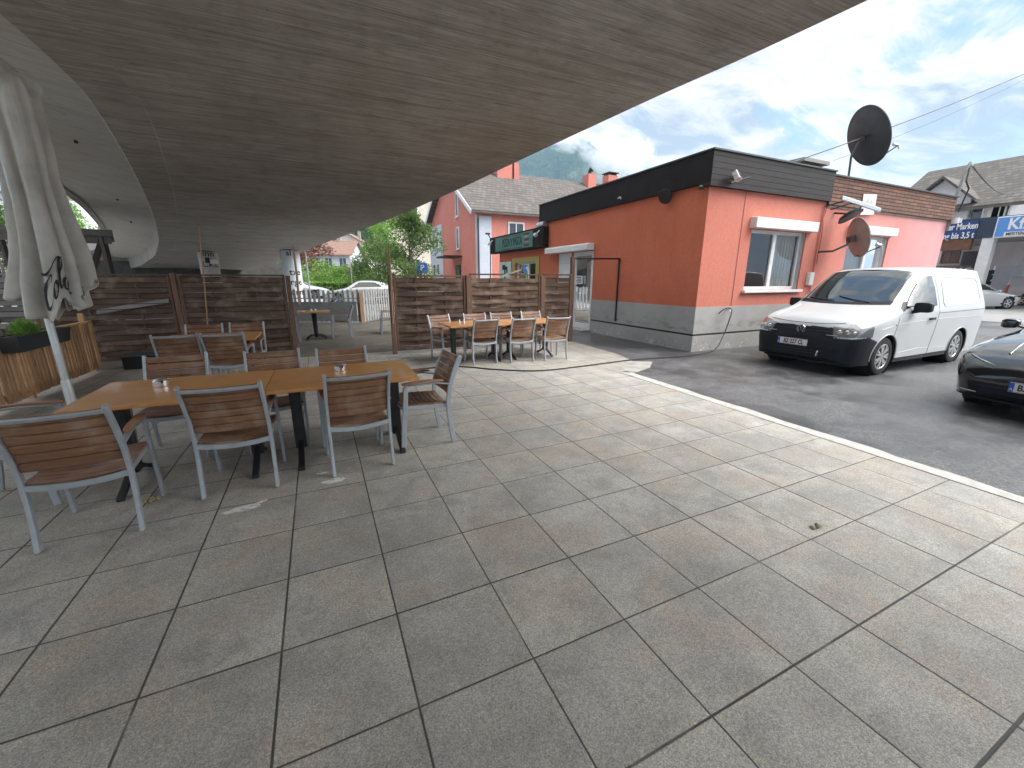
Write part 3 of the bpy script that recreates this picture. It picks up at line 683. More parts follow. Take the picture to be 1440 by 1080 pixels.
ps = thing('menu_poster', 'pale teal framed poster beside the serving window', 'poster', (BX-.03, 16.95, 1.85))
mm = MB(); mm.bx(-.01, .02, -.62, .62, -.42, .46); mm.build('board', M('poster_teal', (.42, .58, .52), (.55, .62, .55), 3, rough=.5), ps)
mm = MB(); mm.bx(-.016, -.011, -.07, .07, -.3, .12); mm.box((-.0135, 0, .2), (.006, .55, .14)); mm.box((-.0135, .1, .29), (.006, .3, .10)); mm.box((-.0135, -.22, .1), (.006, .12, .2)); mm.build('print', MT['ink'], ps)
# electrical: spotlights, cameras, round black lamps
def spot(name, pos, aim, label, cat, s=1.0, mat='alu'):
    t = thing(name, label, cat, pos); aim = Vector(aim).normalized(); side = aim.cross(Vector((0, 0, 1))).normalized(); up = side.cross(aim)
    rot = Matrix((side, aim, up)).transposed()
    mm = MB(); mm.box(aim*.10*s, (.19*s, .09*s, .15*s), rot); mm.build('housing', MT[mat], t, bevel=.008)
    mm = MB(); mm.box(aim*.148*s, (.165*s, .008, .125*s), rot); mm.build('lens', MT['lamp'], t)
    mm = MB(); mm.tube([(0, .0, 0), aim*.03*s, aim*.06*s], .014*s, 8); mm.tube([side*.09*s+aim*.1*s, side*.10*s, -side*.10*s, -side*.09*s+aim*.1*s], .007, 6); mm.build('bracket', MT['blackmetal'], t)
    return t
spot('floodlight', (8.0, BY-.16, 3.60), (.35, -.75, .45), 'small pale floodlight tilted up on the boarded fascia near the corner', 'floodlight', 1.2)
def dome(name, pos, label):
    t = thing(name, label, 'security camera', pos, 0, 'white security cameras')
    mm = MB(); mm.tube([(0, 0, 0), (-.10, -.08, -.03)], .035, 12); mm.build('body', MT['white'], t, smooth=True)
    mm = MB(); mm.lathe([(.02, -.04), (.045, -.03), (.05, 0), (.03, .02)], 14, Matrix.Translation((-.11, -.09, -.04))); mm.build('lens', MT['ink'], t, smooth=True)
    mm = MB(); mm.lathe([(.05, -.01), (.05, .01)], 14, Matrix.Rotation(R(90), 4, 'Y')); mm.build('base', MT['white'], t)
dome('security_camera', (BX-.03, BY+.18, 3.49), 'small white camera under the fascia at the wall corner')
dome('security_camera', (BX-.10, 9.35, 3.66), 'small white camera on the smooth black side fascia halfway along')
def disc(name, pos, aim, rad, label, arm):
    t = thing(name, label, 'wall lamp', pos); aim = Vector(aim).normalized()
    q = aim.to_track_quat('Z', 'Y').to_matrix().to_4x4()
    mm = MB(); mm.lathe([(rad*.55, -.09), (rad*.8, -.07), (rad, 0), (rad*.97, .015), (rad*.2, .02)], 32, q); mm.build('shade', MT['blackmetal'], t, smooth=True)
    mm = MB(); mm.tube([aim*-.07, Vector(arm)], .022, 8); mm.build('arm', MT['blackmetal'], t)
disc('round_lamp', (BX-.20, 7.62, 3.42), (-.9, -.35, -.35), .16, 'round black lamp tilted down from the side wall under the black fascia', (.16, .05, .10))
disc('round_lamp', (12.15, BY-.36, 3.12), (.12, -.55, -.85), .27, 'large round black lamp tilted down on the front wall above the small dish', (-.05, .36, .12))
fl = thing('tube_light', 'slim pale tube light on an arm at the joint of black and red fascia', 'light fitting', (11.75, BY-.14, 3.45))
mm = MB(); mm.bar([(-.28, -.30, .03), (.80, -.62, -.22)], .09, .06, (0, 0, 1)); mm.build('tube', MT['alu'], fl, bevel=.008)
mm = MB(); mm.tube([(-.15, .1, -.1), (-.1, -.3, -.02)], .015, 6); mm.tube([(.1, .1, -.15), (.1, -.4, -.06)], .012, 6); mm.tube([(.3, -.48, -.12), (.45, -.25, -.3)], .012, 6); mm.build('arm', MT['blackmetal'], fl)
pn = thing('notice_sheet', 'white notice sheet pinned askew on the red shingle parapet', 'notice', (13.42, BY-.075, 3.52))
mm = MB(); mm.box((0, 0, 0), (.62, .012, .50), Matrix.Rotation(R(-4), 3, 'Y')); mm.build('sheet', MT['plate'], pn)
mm = MB(); mm.lathe([(.07, -.002), (.07, .002)], 18, Matrix.Translation((-.09, -.009, .06)) @ Matrix.Rotation(R(90), 4, 'X')); mm.lathe([(.05, -.002), (.05, .002)], 18, Matrix.Translation((.08, -.009, .07)) @ Matrix.Rotation(R(90), 4, 'X')); mm.build('print', M('faded_print', (.45, .5, .55), (.5, .5, .5)), pn)
bxm = thing('meter_box', 'small white meter box low on the coral front wall between the windows', 'meter box', (11.5, BY-.001, 1.62))
mm = MB(); mm.bx(-.09, .09, -.09, 0, -.16, .16); mm.build('box', MT['white'], bxm, bevel=.008)
mm = MB(); mm.bx(-.075, .075, -.094, -.091, -.14, .14); mm.build('lid', MT['plate'], bxm)

def dish(name, c, aim, rx, mat, label, mount, feed_len=.62):
    t = thing(name, label, 'satellite dish', c); aim = Vector(aim).normalized()
    side = aim.cross(Vector((0, 0, 1))).normalized(); up = side.cross(aim)
    q = Matrix((side, up, aim)).transposed().to_4x4()
    prof = [(rx*k/8, .18*rx*(k/8)**2) for k in range(9)]
    front = [(max(r_, .002), z) for r_, z in prof]; back = [(max(r_, .002), z-.018) for r_, z in prof]
    sc = Matrix.Diagonal((1, 1.10, 1, 1))
    mm = MB(); mm.lathe(front[::1]+[(rx+.012, .18*rx+.003), (rx+.012, .18*rx-.02)]+back[::-1], 48, q @ sc); mm.build('reflector', mat, t, smooth=True)
    # feed arm rises from the lower rim and the receiver sits in front
    lo = q @ Vector((0, -rx*1.02, .1*rx)); f = q @ Vector((0, -rx*.78, feed_len))
    mm = MB(); mm.tube([lo-aim*.08, lo, f], .016, 8); mm.build('feed_arm', MT['dishgrey'], t)
    mm = MB(); mm.tube([f-aim*.02+up*.02, f-aim*.12+up*.07], [.035, .045], 12); mm.tube([f+up*.02, f-up*.10], .018, 8); mm.build('receiver', MT['alu'], t)
    mm = MB(); b = -aim*.10
    mm.box(b, (.16, .14, .12), q.to_3x3()); mm.tube([b]+[Vector(p) for p in mount], .026, 10); mm.build('mount', MT['dishgrey'], t)
    return t
big = plY(1215, 194, 6.95)
dish('satellite_dish', big, (.88, -.42, .40), .66, MT['dishgrey'], 'large dark grey satellite dish on a mast above the parapet', [(-.30, .06, -.45), (-.32, .0, -1.35), (-.32, .0, -1.75)], .80)
sm = plY(1203, 335, 6.02)
dish('satellite_dish', sm, (.82, -.56, .24), .42, MT['dishbrown'], 'small brown satellite dish on a bent arm fixed to the front wall', [(-.20, .06, -.16), (-.38, .25, -.30), (-.42, .585, -.30)], .55)
# garden tap and hose
tp = thing('wall_tap', 'small outdoor tap on the grey base near the corner', 'tap', (8.58, BY-.014, .93))
mm = MB(); mm.tube([(0, 0, 0), (0, -.09, 0), (0, -.11, -.05)], .014, 8); mm.build('spout', MT['alu'], tp)
mm = MB(); mm.box((0, -.06, .035), (.07, .016, .012)); mm.tube([(0, -.06, 0), (0, -.06, .035)], .008, 6); mm.build('handle', MT['blackmetal'], tp)
def cord(name, pts, r, mat, label, cat='hose', n=10):
    mm = MB(); mm.tube(spline([Vector(p) for p in pts], n), r, 8); o = mm.build(name, mat, smooth=True); tag(o, label, cat); return o
cord('garden_hose', [(.95, 6.95, .018), (1.34, 7.24, .018), (2.2, 7.2, .018), (2.81, 6.63, .018), (3.46, 6.24, .018), (4.4, 6.25, .018), (5.68, 6.33, .022), (7.1, 6.22, .018), (7.95, 6.30, .06), (8.35, 6.42, .35), (8.52, 6.45, .68), (8.55, 6.44, .90), (8.48, 6.46, .97), (8.36, 6.5, .94), (8.25, 6.53, .85)], .012, MT['cable'], 'thin dark hose trailing over the paving up to the wall tap')
# steel bar frame between fence end and wall
bf = thing('steel_bar_frame', 'thin black steel bar frame joining the fence post to the coral wall', 'frame')
mm = MB(); mm.bx(5.93, 5.97, 9.10, 9.14, 2.08, 2.12); mm.bar([(5.92, 9.12, 2.10), (BX-.03, 9.30, 2.14)], .04, .04, (0, 0, 1)); mm.bar([(BX-.03, 9.30, 2.16), (BX-.03, 9.30, .45)], .03, .04, (1, 0, 0)); mm.build('bar', MT['blackmetal'], bf)
mm = MB()
for z in (2.1, .5): mm.bx(BX-.03, BX-.001, 9.26, 9.34, z-.02, z+.02)
mm.build('wall_bracket', MT['blackmetal'], bf)
# service mast at the right end and overhead wires
ms = thing('service_mast', 'bent pale service mast at the right end of the shingled parapet', 'mast', (18.22, BY-.02, 3.3))
mm = MB(); mm.tube([(0, 0, -.2), (0, 0, .6), (.05, -.02, 1.0), (.14, -.04, 1.62), (.26, -.05, 1.76), (.38, -.05, 1.70)], .042, 10); mm.build('pipe', MT['concrete'], ms, smooth=True)
mm = MB(); mm.tube([(.1, -.12, .35), (.16, -.2, 1.0), (-.02, -.16, 1.2), (.10, -.12, 1.5), (.15, -.1, 1.6)], .022, 6); mm.build('cable', MT['cable'], ms)
mm = MB(); mm.lathe([(.09, 0), (.09, .16)], 12, Matrix.Translation((-.02, -.14, 0))); mm.lathe([(.07, 0), (.07, .12)], 12, Matrix.Translation((.22, -.14, .03))); mm.build('insulator', MT['white'], ms, smooth=True)
w0 = Vector((8.05, BY-.12, 3.55)); 
def wire(a, b, sag, r, label):
    a, b = Vector(a), Vector(b); mm = MB(); mm.tube([a.lerp(b, t)-Vector((0, 0, sag*4*t*(1-t))) for t in [i/24 for i in range(25)]], r, 5)
    tag(mm.build('overhead_wire', MT['cable']), label, 'wire', 'overhead wires')
wire(w0, at(1440, 104, 16), .10, .012, 'overhead wire sweeping past the big dish to the floodlight corner')
wire(plY(1172, 226, 7.0), at(1440, 112, 17), .10, .005, 'thinner overhead wire ending on the roof near the chimney')
wire(Vector((18.22+.42, BY-.07, 3.3+1.70)), at(1415, 272, 36), .25, .02, 'wire running down from the service mast to the white house')
def pchip(xs, ys, x):
    n = len(xs)
    if x <= xs[0]: return ys[0]
    if x >= xs[-1]: return ys[-1]
    k = max(i for i in range(n-1) if xs[i] <= x)
    h = [xs[i+1]-xs[i] for i in range(n-1)]; d = [(ys[i+1]-ys[i])/h[i] for i in range(n-1)]
    def sl(i):
        if i == 0: return d[0]
        if i == n-1: return d[-1]
        return 0 if d[i-1]*d[i] <= 0 else 2*d[i-1]*d[i]/(d[i-1]+d[i])
    t = (x-xs[k])/h[k]; m0, m1 = sl(k)*h[k], sl(k+1)*h[k]
    return (2*t**3-3*t*t+1)*ys[k]+(t**3-2*t*t+t)*m0+(-2*t**3+3*t*t)*ys[k+1]+(t**3-t*t)*m1
# ------------------------------------------------------------------ terrace chairs
def slat(mb, x0, x1, c, w, t, sag, dirv, n=6):
    # curved slat along x; c = centre (y,z), dirv = unit vector across the slat
    dy, dz = dirv; ny, nz = -dz, dy; rings = []
    for i in range(n+1):
        u = i/n; x = x0+(x1-x0)*u; s = sag*(1-(2*u-1)**2)
        cy, cz = c[0]+ny*s, c[1]+nz*s
        rings.append([(x, cy+dy*w/2+ny*t/2, cz+dz*w/2+nz*t/2), (x, cy-dy*w/2+ny*t/2, cz-dz*w/2+nz*t/2), (x, cy-dy*w/2-ny*t/2, cz-dz*w/2-nz*t/2), (x, cy+dy*w/2-ny*t/2, cz+dz*w/2-nz*t/2)])
    mb.loft(rings, True, True)
BACK = [(-.265, 0), (-.240, .14), (-.222, .30), (-.218, .44), (-.238, .58), (-.285, .72), (-.355, .885)]
def backy(z):
    for (y0, z0), (y1, z1) in zip(BACK, BACK[1:]):
        if z0 <= z <= z1: return y0+(y1-y0)*(z-z0)/(z1-z0)
    return BACK[-1][0]
def make_chair():
    t = thing('terrace_chair', 'x', 'chair')
    hw = .243
    for s in (-1, 1):
        m = MB(); m.bar([(s*hw, y, z) for y, z in BACK], .024, .046, (1, 0, 0)); m.build('leg', MT['steel'], t, bevel=.004)
        m = MB(); m.bar([(s*(hw+.004), .245, 0), (s*(hw+.004), .228, .22), (s*(hw+.004), .205, .43), (s*(hw+.004), .192, .615), (s*(hw+.004), .175, .640)], .024, .046, (1, 0, 0)); m.build('leg', MT['steel'], t, bevel=.004)
        m = MB(); rings = []
        for i in range(9):
            u = i/8; y = .225-u*.40; w = .026*(1-.35*(2*abs(u-.45))**3); z = .655+.012*math.sin(u*3.1)
            if i in (0, 8): w *= .6
            rings.append([(s*(hw+.002)+w, y, z+.009), (s*(hw+.002)-w, y, z+.009), (s*(hw+.002)-w, y, z-.009), (s*(hw+.002)+w, y, z-.009)])
        m.loft(rings, True, True); m.build('armrest', MT['armwood'], t, bevel=.004)
        m = MB(); m.bar([(s*(hw+.004), .19, .636), (s*(hw+.004), -.10, .640), (s*(hw+.004), -.235, .615), (s*(hw+.004), -.262, .61)], .036, .012, (1, 0, 0)); m.build('arm_bracket', MT['steel'], t, bevel=.003)
        m = MB(); m.bar([(s*(hw-.018), -.225, .395), (s*(hw-.018), .0, .408), (s*(hw-.018), .215, .425)], .020, .040, (1, 0, 0)); m.build('seat_rail', MT['steel'], t, bevel=.003)
    m = MB()
    for i in range(9):
        y = -.195+.0505*i; z = .425+.0215*i/8
        slat(m, -hw+.008, hw-.008, (y, z), .048, .019, -.022, (1, .045))
    m.build('seat', MT['seatwood'], t, bevel=.004)
    m = MB()
    for i in range(6):
        z = .535+.061*i; y = backy(z); y2 = backy(z+.03); y1 = backy(z-.03); d = Vector((y2-y1, .06)).normalized()
        slat(m, -hw+.012, hw-.012, (y+.006, z), .0585, .019, .014, (d.x, d.y))
    m.build('backrest', MT['chairwood'], t, bevel=.0045)
    m = MB(); slat(m, -hw+.01, hw-.01, (BACK[-1][0]-.004, .853), .026, .018, .012, (-.39, .92)); m.build('top_rail', MT['steelback'], t, bevel=.003)
    for y, z in ((-.232, .405), (.222, .425)):
        m = MB(); slat(m, -hw+.01, hw-.01, (y, z), .018, .038, -.024, (1, 0)); m.build('seat_rail', MT['steel'], t, bevel=.003)
    m = MB(); m.box((0, backy(.84)-.022, .838), (.032, .004, .018), Matrix.Rotation(R(-24), 3, 'X')); m.build('badge', MT['blackmetal'], t)
    return t
chair0 = make_chair(); first = [True]
CHILD_CACHE = {}
def chair(x, y, rz, label, group):
    if first[0]:
        first[0] = False; chair0.location = (x, y, .004); chair0.rotation_euler = (0, 0, R(rz)); tag(chair0, label, None, group); return chair0
    return dup(chair0, (x, y, .004), R(rz), label, group)

def make_table(L=1.2, W=.86, ped=((-.43), (.43))):
    t = thing('dining_table', 'x', 'table')
    m = MB(); m.bx(-L/2, L/2, -W/2, W/2, .722, .755); m.build('tabletop', MT['tabletop'], t, bevel=.006, seg=2)
    for px in ped:
        m = MB(); m.bx(px-.045, px+.045, -.045, .045, .10, .70); m.build('pedestal', MT['blackmetal'], t, bevel=.006)
        m = MB()
        for s in (-1, 1):
            m.bar([(px, s*.03, .17), (px, s*.10, .115), (px, s*.22, .055), (px, s*.31, .022), (px, s*.33, .0)], .050, .030, (1, 0, 0))
        m.build('foot', MT['blackmetal'], t, bevel=.005)
        m = MB(); m.bx(px-.03, px+.03, -W/2+.08, W/2-.08, .70, .721); m.build('top_bracket', MT['blackmetal'], t)
    m = MB(); m.bx(-L/2+.1, L/2-.1, -.02, .02, .665, .699); m.build('crossbar', MT['blackmetal'], t)
    return t
table0 = make_table()
GT = 'oiled wooden tables of the terrace'
table0.location = (-1.055, 4.005, .004); tag(table0, 'long honey-coloured table half standing nearer the white parasol', None, GT)
dup(table0, (.150, 4.005, .004), 0, 'long honey-coloured table half with the free end and single end chair', GT)
dup(table0, (-1.50, 7.42, .004), 0, 'wooden table in front of the dark woven fence with the broken slat', GT)
dup(table0, (2.74, 7.68, .004), 0, 'table half with white shakers beside the woven fence near the building', GT)
dup(table0, (3.945, 7.68, .004), 0, 'table half nearest the white glazed door, beside the woven fence', GT)

GC = 'grey metal chairs with brown wooden slats'
chair(-1.46, 3.41, 3, 'nearest chair, back turned, at the parasol end of the front table', GC)
chair(-.68, 3.72, -2, 'back-turned chair at the middle of the front table, near the white paint smear', GC)
chair(.195, 3.72, 4, 'chair with its back turned above the white splashes on the paving', GC)
chair(-1.32, 4.60, 180, 'chair on the fence side of the front table, behind the metal ashtray near the parasol', GC)
chair(-.48, 4.50, 182, 'chair on the fence side of the front table, at the gap between its two tops', GC)
chair(.16, 4.38, 179, 'chair on the fence side of the front table, behind the ashtray of the free end', GC)
chair(.83, 3.98, 92, 'single chair standing sideways at the free end of the front table', GC)
chair(-2.13, 4.05, -88, 'chair cut by the picture edge at the head of the front table', GC)
chair(-1.80, 7.12, 3, 'chair with its back turned at the fence table, nearer the planter screen', GC)
chair(-1.23, 7.06, -3, 'chair with its back turned at the fence table, seat showing, nearer the fence gap', GC)
chair(-1.72, 7.78, 181, 'chair pushed against the broken-slat fence, behind its table on the planter side', GC)
chair(-1.15, 7.80, 178, 'chair pushed against the broken-slat fence, behind its table on the gap side', GC)
chair(2.80, 7.50, 2, 'back-turned chair nearest the shakers at the table by the building', GC)
chair(3.55, 7.38, -1, 'middle one of three back-turned chairs at the table by the building', GC)
chair(4.30, 7.30, -6, 'back-turned chair nearest the glazed door at the table by the building', GC)
chair(2.30, 8.02, 196, 'chair at the open corner of the table by the building, against the woven fence', GC)
chair(3.02, 8.08, 180, 'second chair from the fence gap along the woven fence by the building', GC)
chair(3.64, 8.10, 178, 'third chair from the fence gap along the woven fence by the building', GC)
chair(4.42, 8.14, 181, 'chair nearest the glazed door along the woven fence by the building', GC)
chair(-.78, 12.15, -90, 'chair at the small yard table, half hidden by the fence end with the long sticks', GC)
chair(.50, 12.35, 90, 'chair at the small yard table, on the picket gate side', GC)
chair(1.86, 12.75, 86, 'chair alone in the yard close behind the fence post with two sticks', GC)

yt = thing('dining_table', 'small square table on one black pedestal in the gravel yard', 'table', (-.15, 12.25, .004), 0, GT)
m = MB(); m.bx(-.40, .40, -.35, .35, .722, .755); m.build('tabletop', MT['tabletop'], yt, bevel=.006)
m = MB(); m.tube([(0, 0, .06), (0, 0, .70)], [.045, .07], 14); m.build('pedestal', MT['blackmetal'], yt, smooth=True)
for a in (45, 135, 225, 315):
    c, s = math.cos(R(a)), math.sin(R(a)); m = MB(); m.bar([(c*.03, s*.03, .13), (c*.14, s*.14, .115), (c*.27, s*.27, .06), (c*.34, s*.34, .0)], .045, .022, (-s, c, 0)); m.build('foot', MT['blackmetal'], yt)

def ashtray(x, y, z, label):
    t = thing('ashtray', label, 'ashtray', (x, y, z), R(20), 'steel ashtrays on the front table')
    m = MB(); m.lathe([(.052, 0), (.056, .004), (.056, .048), (.050, .052), (.046, .045), (.044, .03)], 32); m.build('bowl', MT['chrome'], t, smooth=True)
    m = MB(); m.lathe([(.043, .030), (.043, .034)], 24); m.build('insert', MT['ink'], t)
    m = MB(); 
    for a in (-90, 90): m.box((.054*math.cos(R(a)), .054*math.sin(R(a)), .043), (.02, .014, .02), Matrix.Rotation(R(a), 3, 'Z'))
    m.build('rest_notch', MT['blackmetal'], t)
    m = MB(); m.lathe([(.0455, .050), (.036, .060), (.012, .064)], 24); m.build('lid', MT['alu'], t, smooth=True)
ashtray(-1.23, 4.12, .759, 'steel ashtray on the table top near the parasol')
ashtray(.12, 4.14, .759, 'steel ashtray on the table top with the free end')
def shaker(x, y, k, label, grp):
    t = thing('shaker', label, 'shaker', (x, y, .759), 0, grp)
    m = MB(); m.lathe([(.020, 0), (.024, .01), (.021, .05), (.018, .062)], 14); m.build('jar', MT['white' if k else 'plate'], t, smooth=True)
    m = MB(); m.lathe([(.019, .062), (.019, .078), (.012, .086)], 14); m.build('lid', MT['chrome'], t, smooth=True)
shaker(2.42, 7.60, 0, 'white shaker with steel lid nearer the fence gap on the building table', 'table shakers')
shaker(2.50, 7.57, 1, 'white shaker with steel lid nearer the door on the building table', 'table shakers')
shaker(-.20, 12.2, 0, 'white shaker on the small yard table, towards the sticks', 'table shakers')
shaker(-.10, 12.2, 1, 'white shaker on the small yard table, towards the gate', 'table shakers')

# ------------------------------------------------------------------ woven fence panels
def woven(name, x0, x1, y, label, mat='fence', h=1.68, rows=16, seed=1, grp='woven wooden fence panels', skip=(), slope=0, z0=.08):
    r = random.Random(seed); L = x1-x0
    t = thing(name, label, 'fence panel', (x0, y, 0), math.atan2(slope, L), grp)
    nb = 2 if L > 1.2 else 1; bat = [L*(.5 if nb == 1 else (.30, .70)[i]+r.uniform(-.02, .02)) for i in range(nb)]
    ph = 1.54; rh = ph/rows
    m = MB()
    for k in range(rows):
        if k in skip: continue
        zc = z0+rh*(k+.5); s = 1 if k % 2 else -1; rings = []; tw = r.uniform(-.10, .10); dz0, dz1 = r.uniform(-.010, .010), r.uniform(-.010, .010); amp = r.uniform(.024, .036)*min(1, L/1.7)
        n = 26; w = rh*r.uniform(1.02, 1.10); off = r.uniform(-.004, .004)
        for i in range(n+1):
            u = i/n; x = .03+(L-.06)*u
            yy = s*amp*math.cos(math.pi*(nb)*(u-.5)+(0 if nb % 2 else math.pi/2))+off
            wv = w*(1+.08*mnoise.noise(Vector((x*2.1, k*3.7, seed)))); zz = zc+dz0*(1-u)+dz1*u+.008*mnoise.noise(Vector((x*1.5, k*9.1, seed+4)))
            tt = tw+.12*mnoise.noise(Vector((x*1.2, k, seed+9)))
            rings.append([(x, yy-.004+tt*wv/2*.5, zz+wv/2), (x, yy-.004-tt*wv/2*.5, zz-wv/2), (x, yy+.004-tt*wv/2*.5, zz-wv/2), (x, yy+.004+tt*wv/2*.5, zz+wv/2)])
        m.loft(rings, True, True)
    m.build('woven_slats', MT[mat], t, fix=True)
    for b in bat:
        m = MB(); m.bx(b-.014, b+.014, -.010, .010, z0, h-.04); m.build('batten', MT['post'], t)
    m = MB(); m.bx(.0, L, -.035, .035, h-.035, h); m.build('top_rail', MT['fence' if mat == 'fence' else 'fencegrey'], t, bevel=.004)
    for a in (.0, L-.045):
        m = MB(); m.bx(a, a+.045, -.03, .03, z0, h-.036); m.build('side_frame', MT['post'], t, bevel=.004)
    return t
def post(x, y, h, label, w=.085):
    t = MB(); t.bx(-w/2, w/2, -w/2, w/2, 0, h); o = t.build('fence_post', MT['post'], None, (x, y, 0), bevel=.006)
    tag(o, label, 'fence post', 'fence posts between the woven panels'); return o
YL, YR = 10.06, 9.06
woven('woven_fence_panel', -2.42, -.60, YL, 'brown woven panel between the broken-slat panel and the fence gap', seed=3)
woven('woven_fence_panel', -4.36, -2.54, YL, 'brown woven panel with a pale broken slat hanging across it', seed=5)
woven('woven_fence_panel', -6.30, -4.48, YL, 'silver-grey weathered woven panel behind the parasol and flower box', 'fencegrey', seed=8)
woven('woven_fence_panel', -8.24, -6.42, YL, 'silver-grey weathered woven panel farthest along behind the parasol', 'fencegrey', seed=9)
post(-2.48, YL-.02, 1.70, 'dark square post beside the broken slat'); post(-4.42, YL-.02, 1.66, 'square post where brown and grey woven panels meet')
post(-6.36, YL-.02, 1.66, 'square post between the two grey woven panels'); post(-.54, YL-.02, 1.66, 'square post at the fence end with the long leaning stick')
woven('woven_fence_panel', 1.46, 3.05, YR, 'wide woven panel beside the fence gap with one loose bulging slat', seed=12, h=1.68)
woven('woven_fence_panel', 3.15, 4.98, YR, 'darker woven panel behind the chairs, taller than its neighbours', seed=14, h=1.72)
woven('woven_fence_panel', 5.07, 5.88, YR, 'narrow woven panel next to the tall post by the door', seed=17, h=1.72)
post(1.40, YR, 1.68, 'post at the fence gap with two sticks tied to it'); post(3.10, YR-.02, 1.68, 'square post between the wide and the taller woven panel')
post(5.025, YR-.02, 1.68, 'square post between the taller and the narrow woven panel'); post(5.94, YR+.05, 2.14, 'tall dark post by the glazed door carrying the steel bar', .095)
# the broken slat, loose sticks
m = MB(); a, b = plY(136, 439, YL-.055), plY(237, 423, YL-.06); m.bar([a, a.lerp(b, .5)+Vector((0, -.01, .006)), b], .085, .012, (.05, .3, 1)); tag(m.build('broken_slat', MT['fencegrey']), 'pale broken slat slanting across the brown woven panel', 'slat')
m = MB(); a, b = plY(706, 389, YR-.045), plY(733, 379, YR-.05); m.bar([a, b], .045, .012, (.1, .3, 1)); tag(m.build('loose_lath', MT['fencegrey']), 'short pale lath sticking up slanted over the woven fence top', 'lath')
def stick(px0, py0, px1, py1, Y, r, label):
    a, b = plY(px0, py0, Y), plY(px1, py1, Y); c = a.lerp(b, .5)
    m = MB(); m.tube([a, c+Vector((.012, 0, 0)), b], [r, r*.95, r*.8], 8); tag(m.build('wooden_stick', MT['stick'], smooth=True), label, 'stick', 'wooden sticks tied to the fence')
stick(421, 428, 412, 345, YL-.09, .022, 'pale stick rising above the fence end, in front of the white pier')
stick(553, 455, 544, 346, YR-.06, .017, 'longer of two sticks tied to the post at the fence gap')
stick(551, 420, 547, 345, YR-.085, .014, 'shorter of two sticks tied to the post at the fence gap')
stick(293, 470, 279, 318, YL-.06, .012, 'thin stick standing above the woven fence in front of the beige pier')

# ------------------------------------------------------------------ slatted screen with flower box
scn = thing('slatted_screen', 'low honey-coloured screen of upright larch slats beside the parasol', 'screen', (-3.62, 5.6, 0))
SL = 3.92
for x_, z_ in ((.01, .16), (.01, .72)):
    m = MB(); m.bx(-.055, -.018, .0, SL, z_-.04, z_+.04); m.build('rail', MT['larch'], scn)
y = .0; rr = random.Random(4); k = 0
while y < SL-.04:
    w = rr.choice((.045, .05, .055, .09)); d = rr.uniform(-.004, .010)
    m = MB(); m.bx(-.016+d, .008+d, y, y+w, .07+rr.uniform(0, .012), .86+rr.uniform(-.006, .008)); m.build('slat', MT['larch'], scn, bevel=.003)
    y += w+rr.uniform(.024, .036); k += 1
m = MB(); m.bx(-.06, .02, -.0, SL, .868, .89); m.build('top_rail', MT['larch'], scn, bevel=.004)
for yy in (.0, SL-.07, SL*.52):
    m = MB(); m.bx(-.125, -.056, yy, yy+.07, 0, 1.02 if yy > SL-.1 else .88); m.build('post', MT['larch'], scn, bevel=.004)
fbx = thing('flower_box', 'anthracite flower box hooked on the larch screen beside the pole', 'planter', (-3.52, 7.72, .70))
m = MB(); rings = []
for z, s in ((0, .80), (.19, 1.0), (.20, 1.03), (.205, 1.03)): rings.append([(-.10*s, -.62*s**.3, z), (.11*s, -.62*s**.3, z), (.11*s, .62*s**.3, z), (-.10*s, .62*s**.3, z)])
for z, s in ((.205, .94), (.14, .92)): rings.append([(-.10*s, -.62*s**.3, z), (.11*s, -.62*s**.3, z), (.11*s, .62*s**.3, z), (-.10*s, .62*s**.3, z)])
m.loft(rings, True, True); m.build('box', MT['planter'], fbx, bevel=.006)
m = MB(); m.bx(-.088, .095, -.58, .58, .10, .165); m.build('soil', MT['soil'], fbx)
m = MB()
for yy in (-.4, .4): m.bar([(-.09, yy, .19), (-.12, yy, .21), (-.17, yy, .21), (-.17, yy, .12)], .03, .008, (0, 1, 0))
m.build('hook', MT['blackmetal'], fbx)

def leaves(mb, c, rad, n, size, r, up=.3, flat_=1.0):
    # scatter small leaf quads through a lumpy volume
    for _ in range(n):
        while True:
            p = Vector((r.uniform(-1, 1), r.uniform(-1, 1), r.uniform(-1, 1)))
            if p.length < 1: break
        p = Vector((p.x*rad[0], p.y*rad[1], p.z*rad[2]))+Vector(c)
        a = Vector((r.gauss(0, 1), r.gauss(0, 1), r.gauss(0, 1))).normalized(); b = a.cross(Vector((r.gauss(0, 1), r.gauss(0, 1), r.gauss(0, 1)+up))).normalized()
        s = size*r.uniform(.55, 1.25); 
        mb.add([p-a*s*.5, p+b*s*.28, p+a*s*.5, p-b*s*.28], [(0, 1, 2, 3)])
hb = thing('potted_herb', 'bushy fresh green herb growing in the flower box', 'plant', (-3.52, 7.52, .85))
r_ = random.Random(3); m = MB()
for k in range(60):
    a = r_.uniform(0, 6.28); l = r_.uniform(.08, .24); d = r_.uniform(0, .20)
    base = Vector((math.cos(a)*.04, math.sin(a)*.12, 0)); tip = base+Vector((math.cos(a)*d*.45, math.sin(a)*d*1.2, l))
    m.tube([base, base.lerp(tip, .5)+Vector((0, 0, .02)), tip], .0025, 4)
m.build('stem', MT['leafb'], hb)
m = MB(); leaves(m, (0, 0, .12), (.11, .30, .09), 500, .035, r_); leaves(m, (.02, -.05, .18), (.08, .18, .08), 260, .032, r_); leaves(m, (.0, .42, .06), (.07, .12, .04), 50, .03, r_); m.build('foliage', MT['leafb'], hb, fix=False)

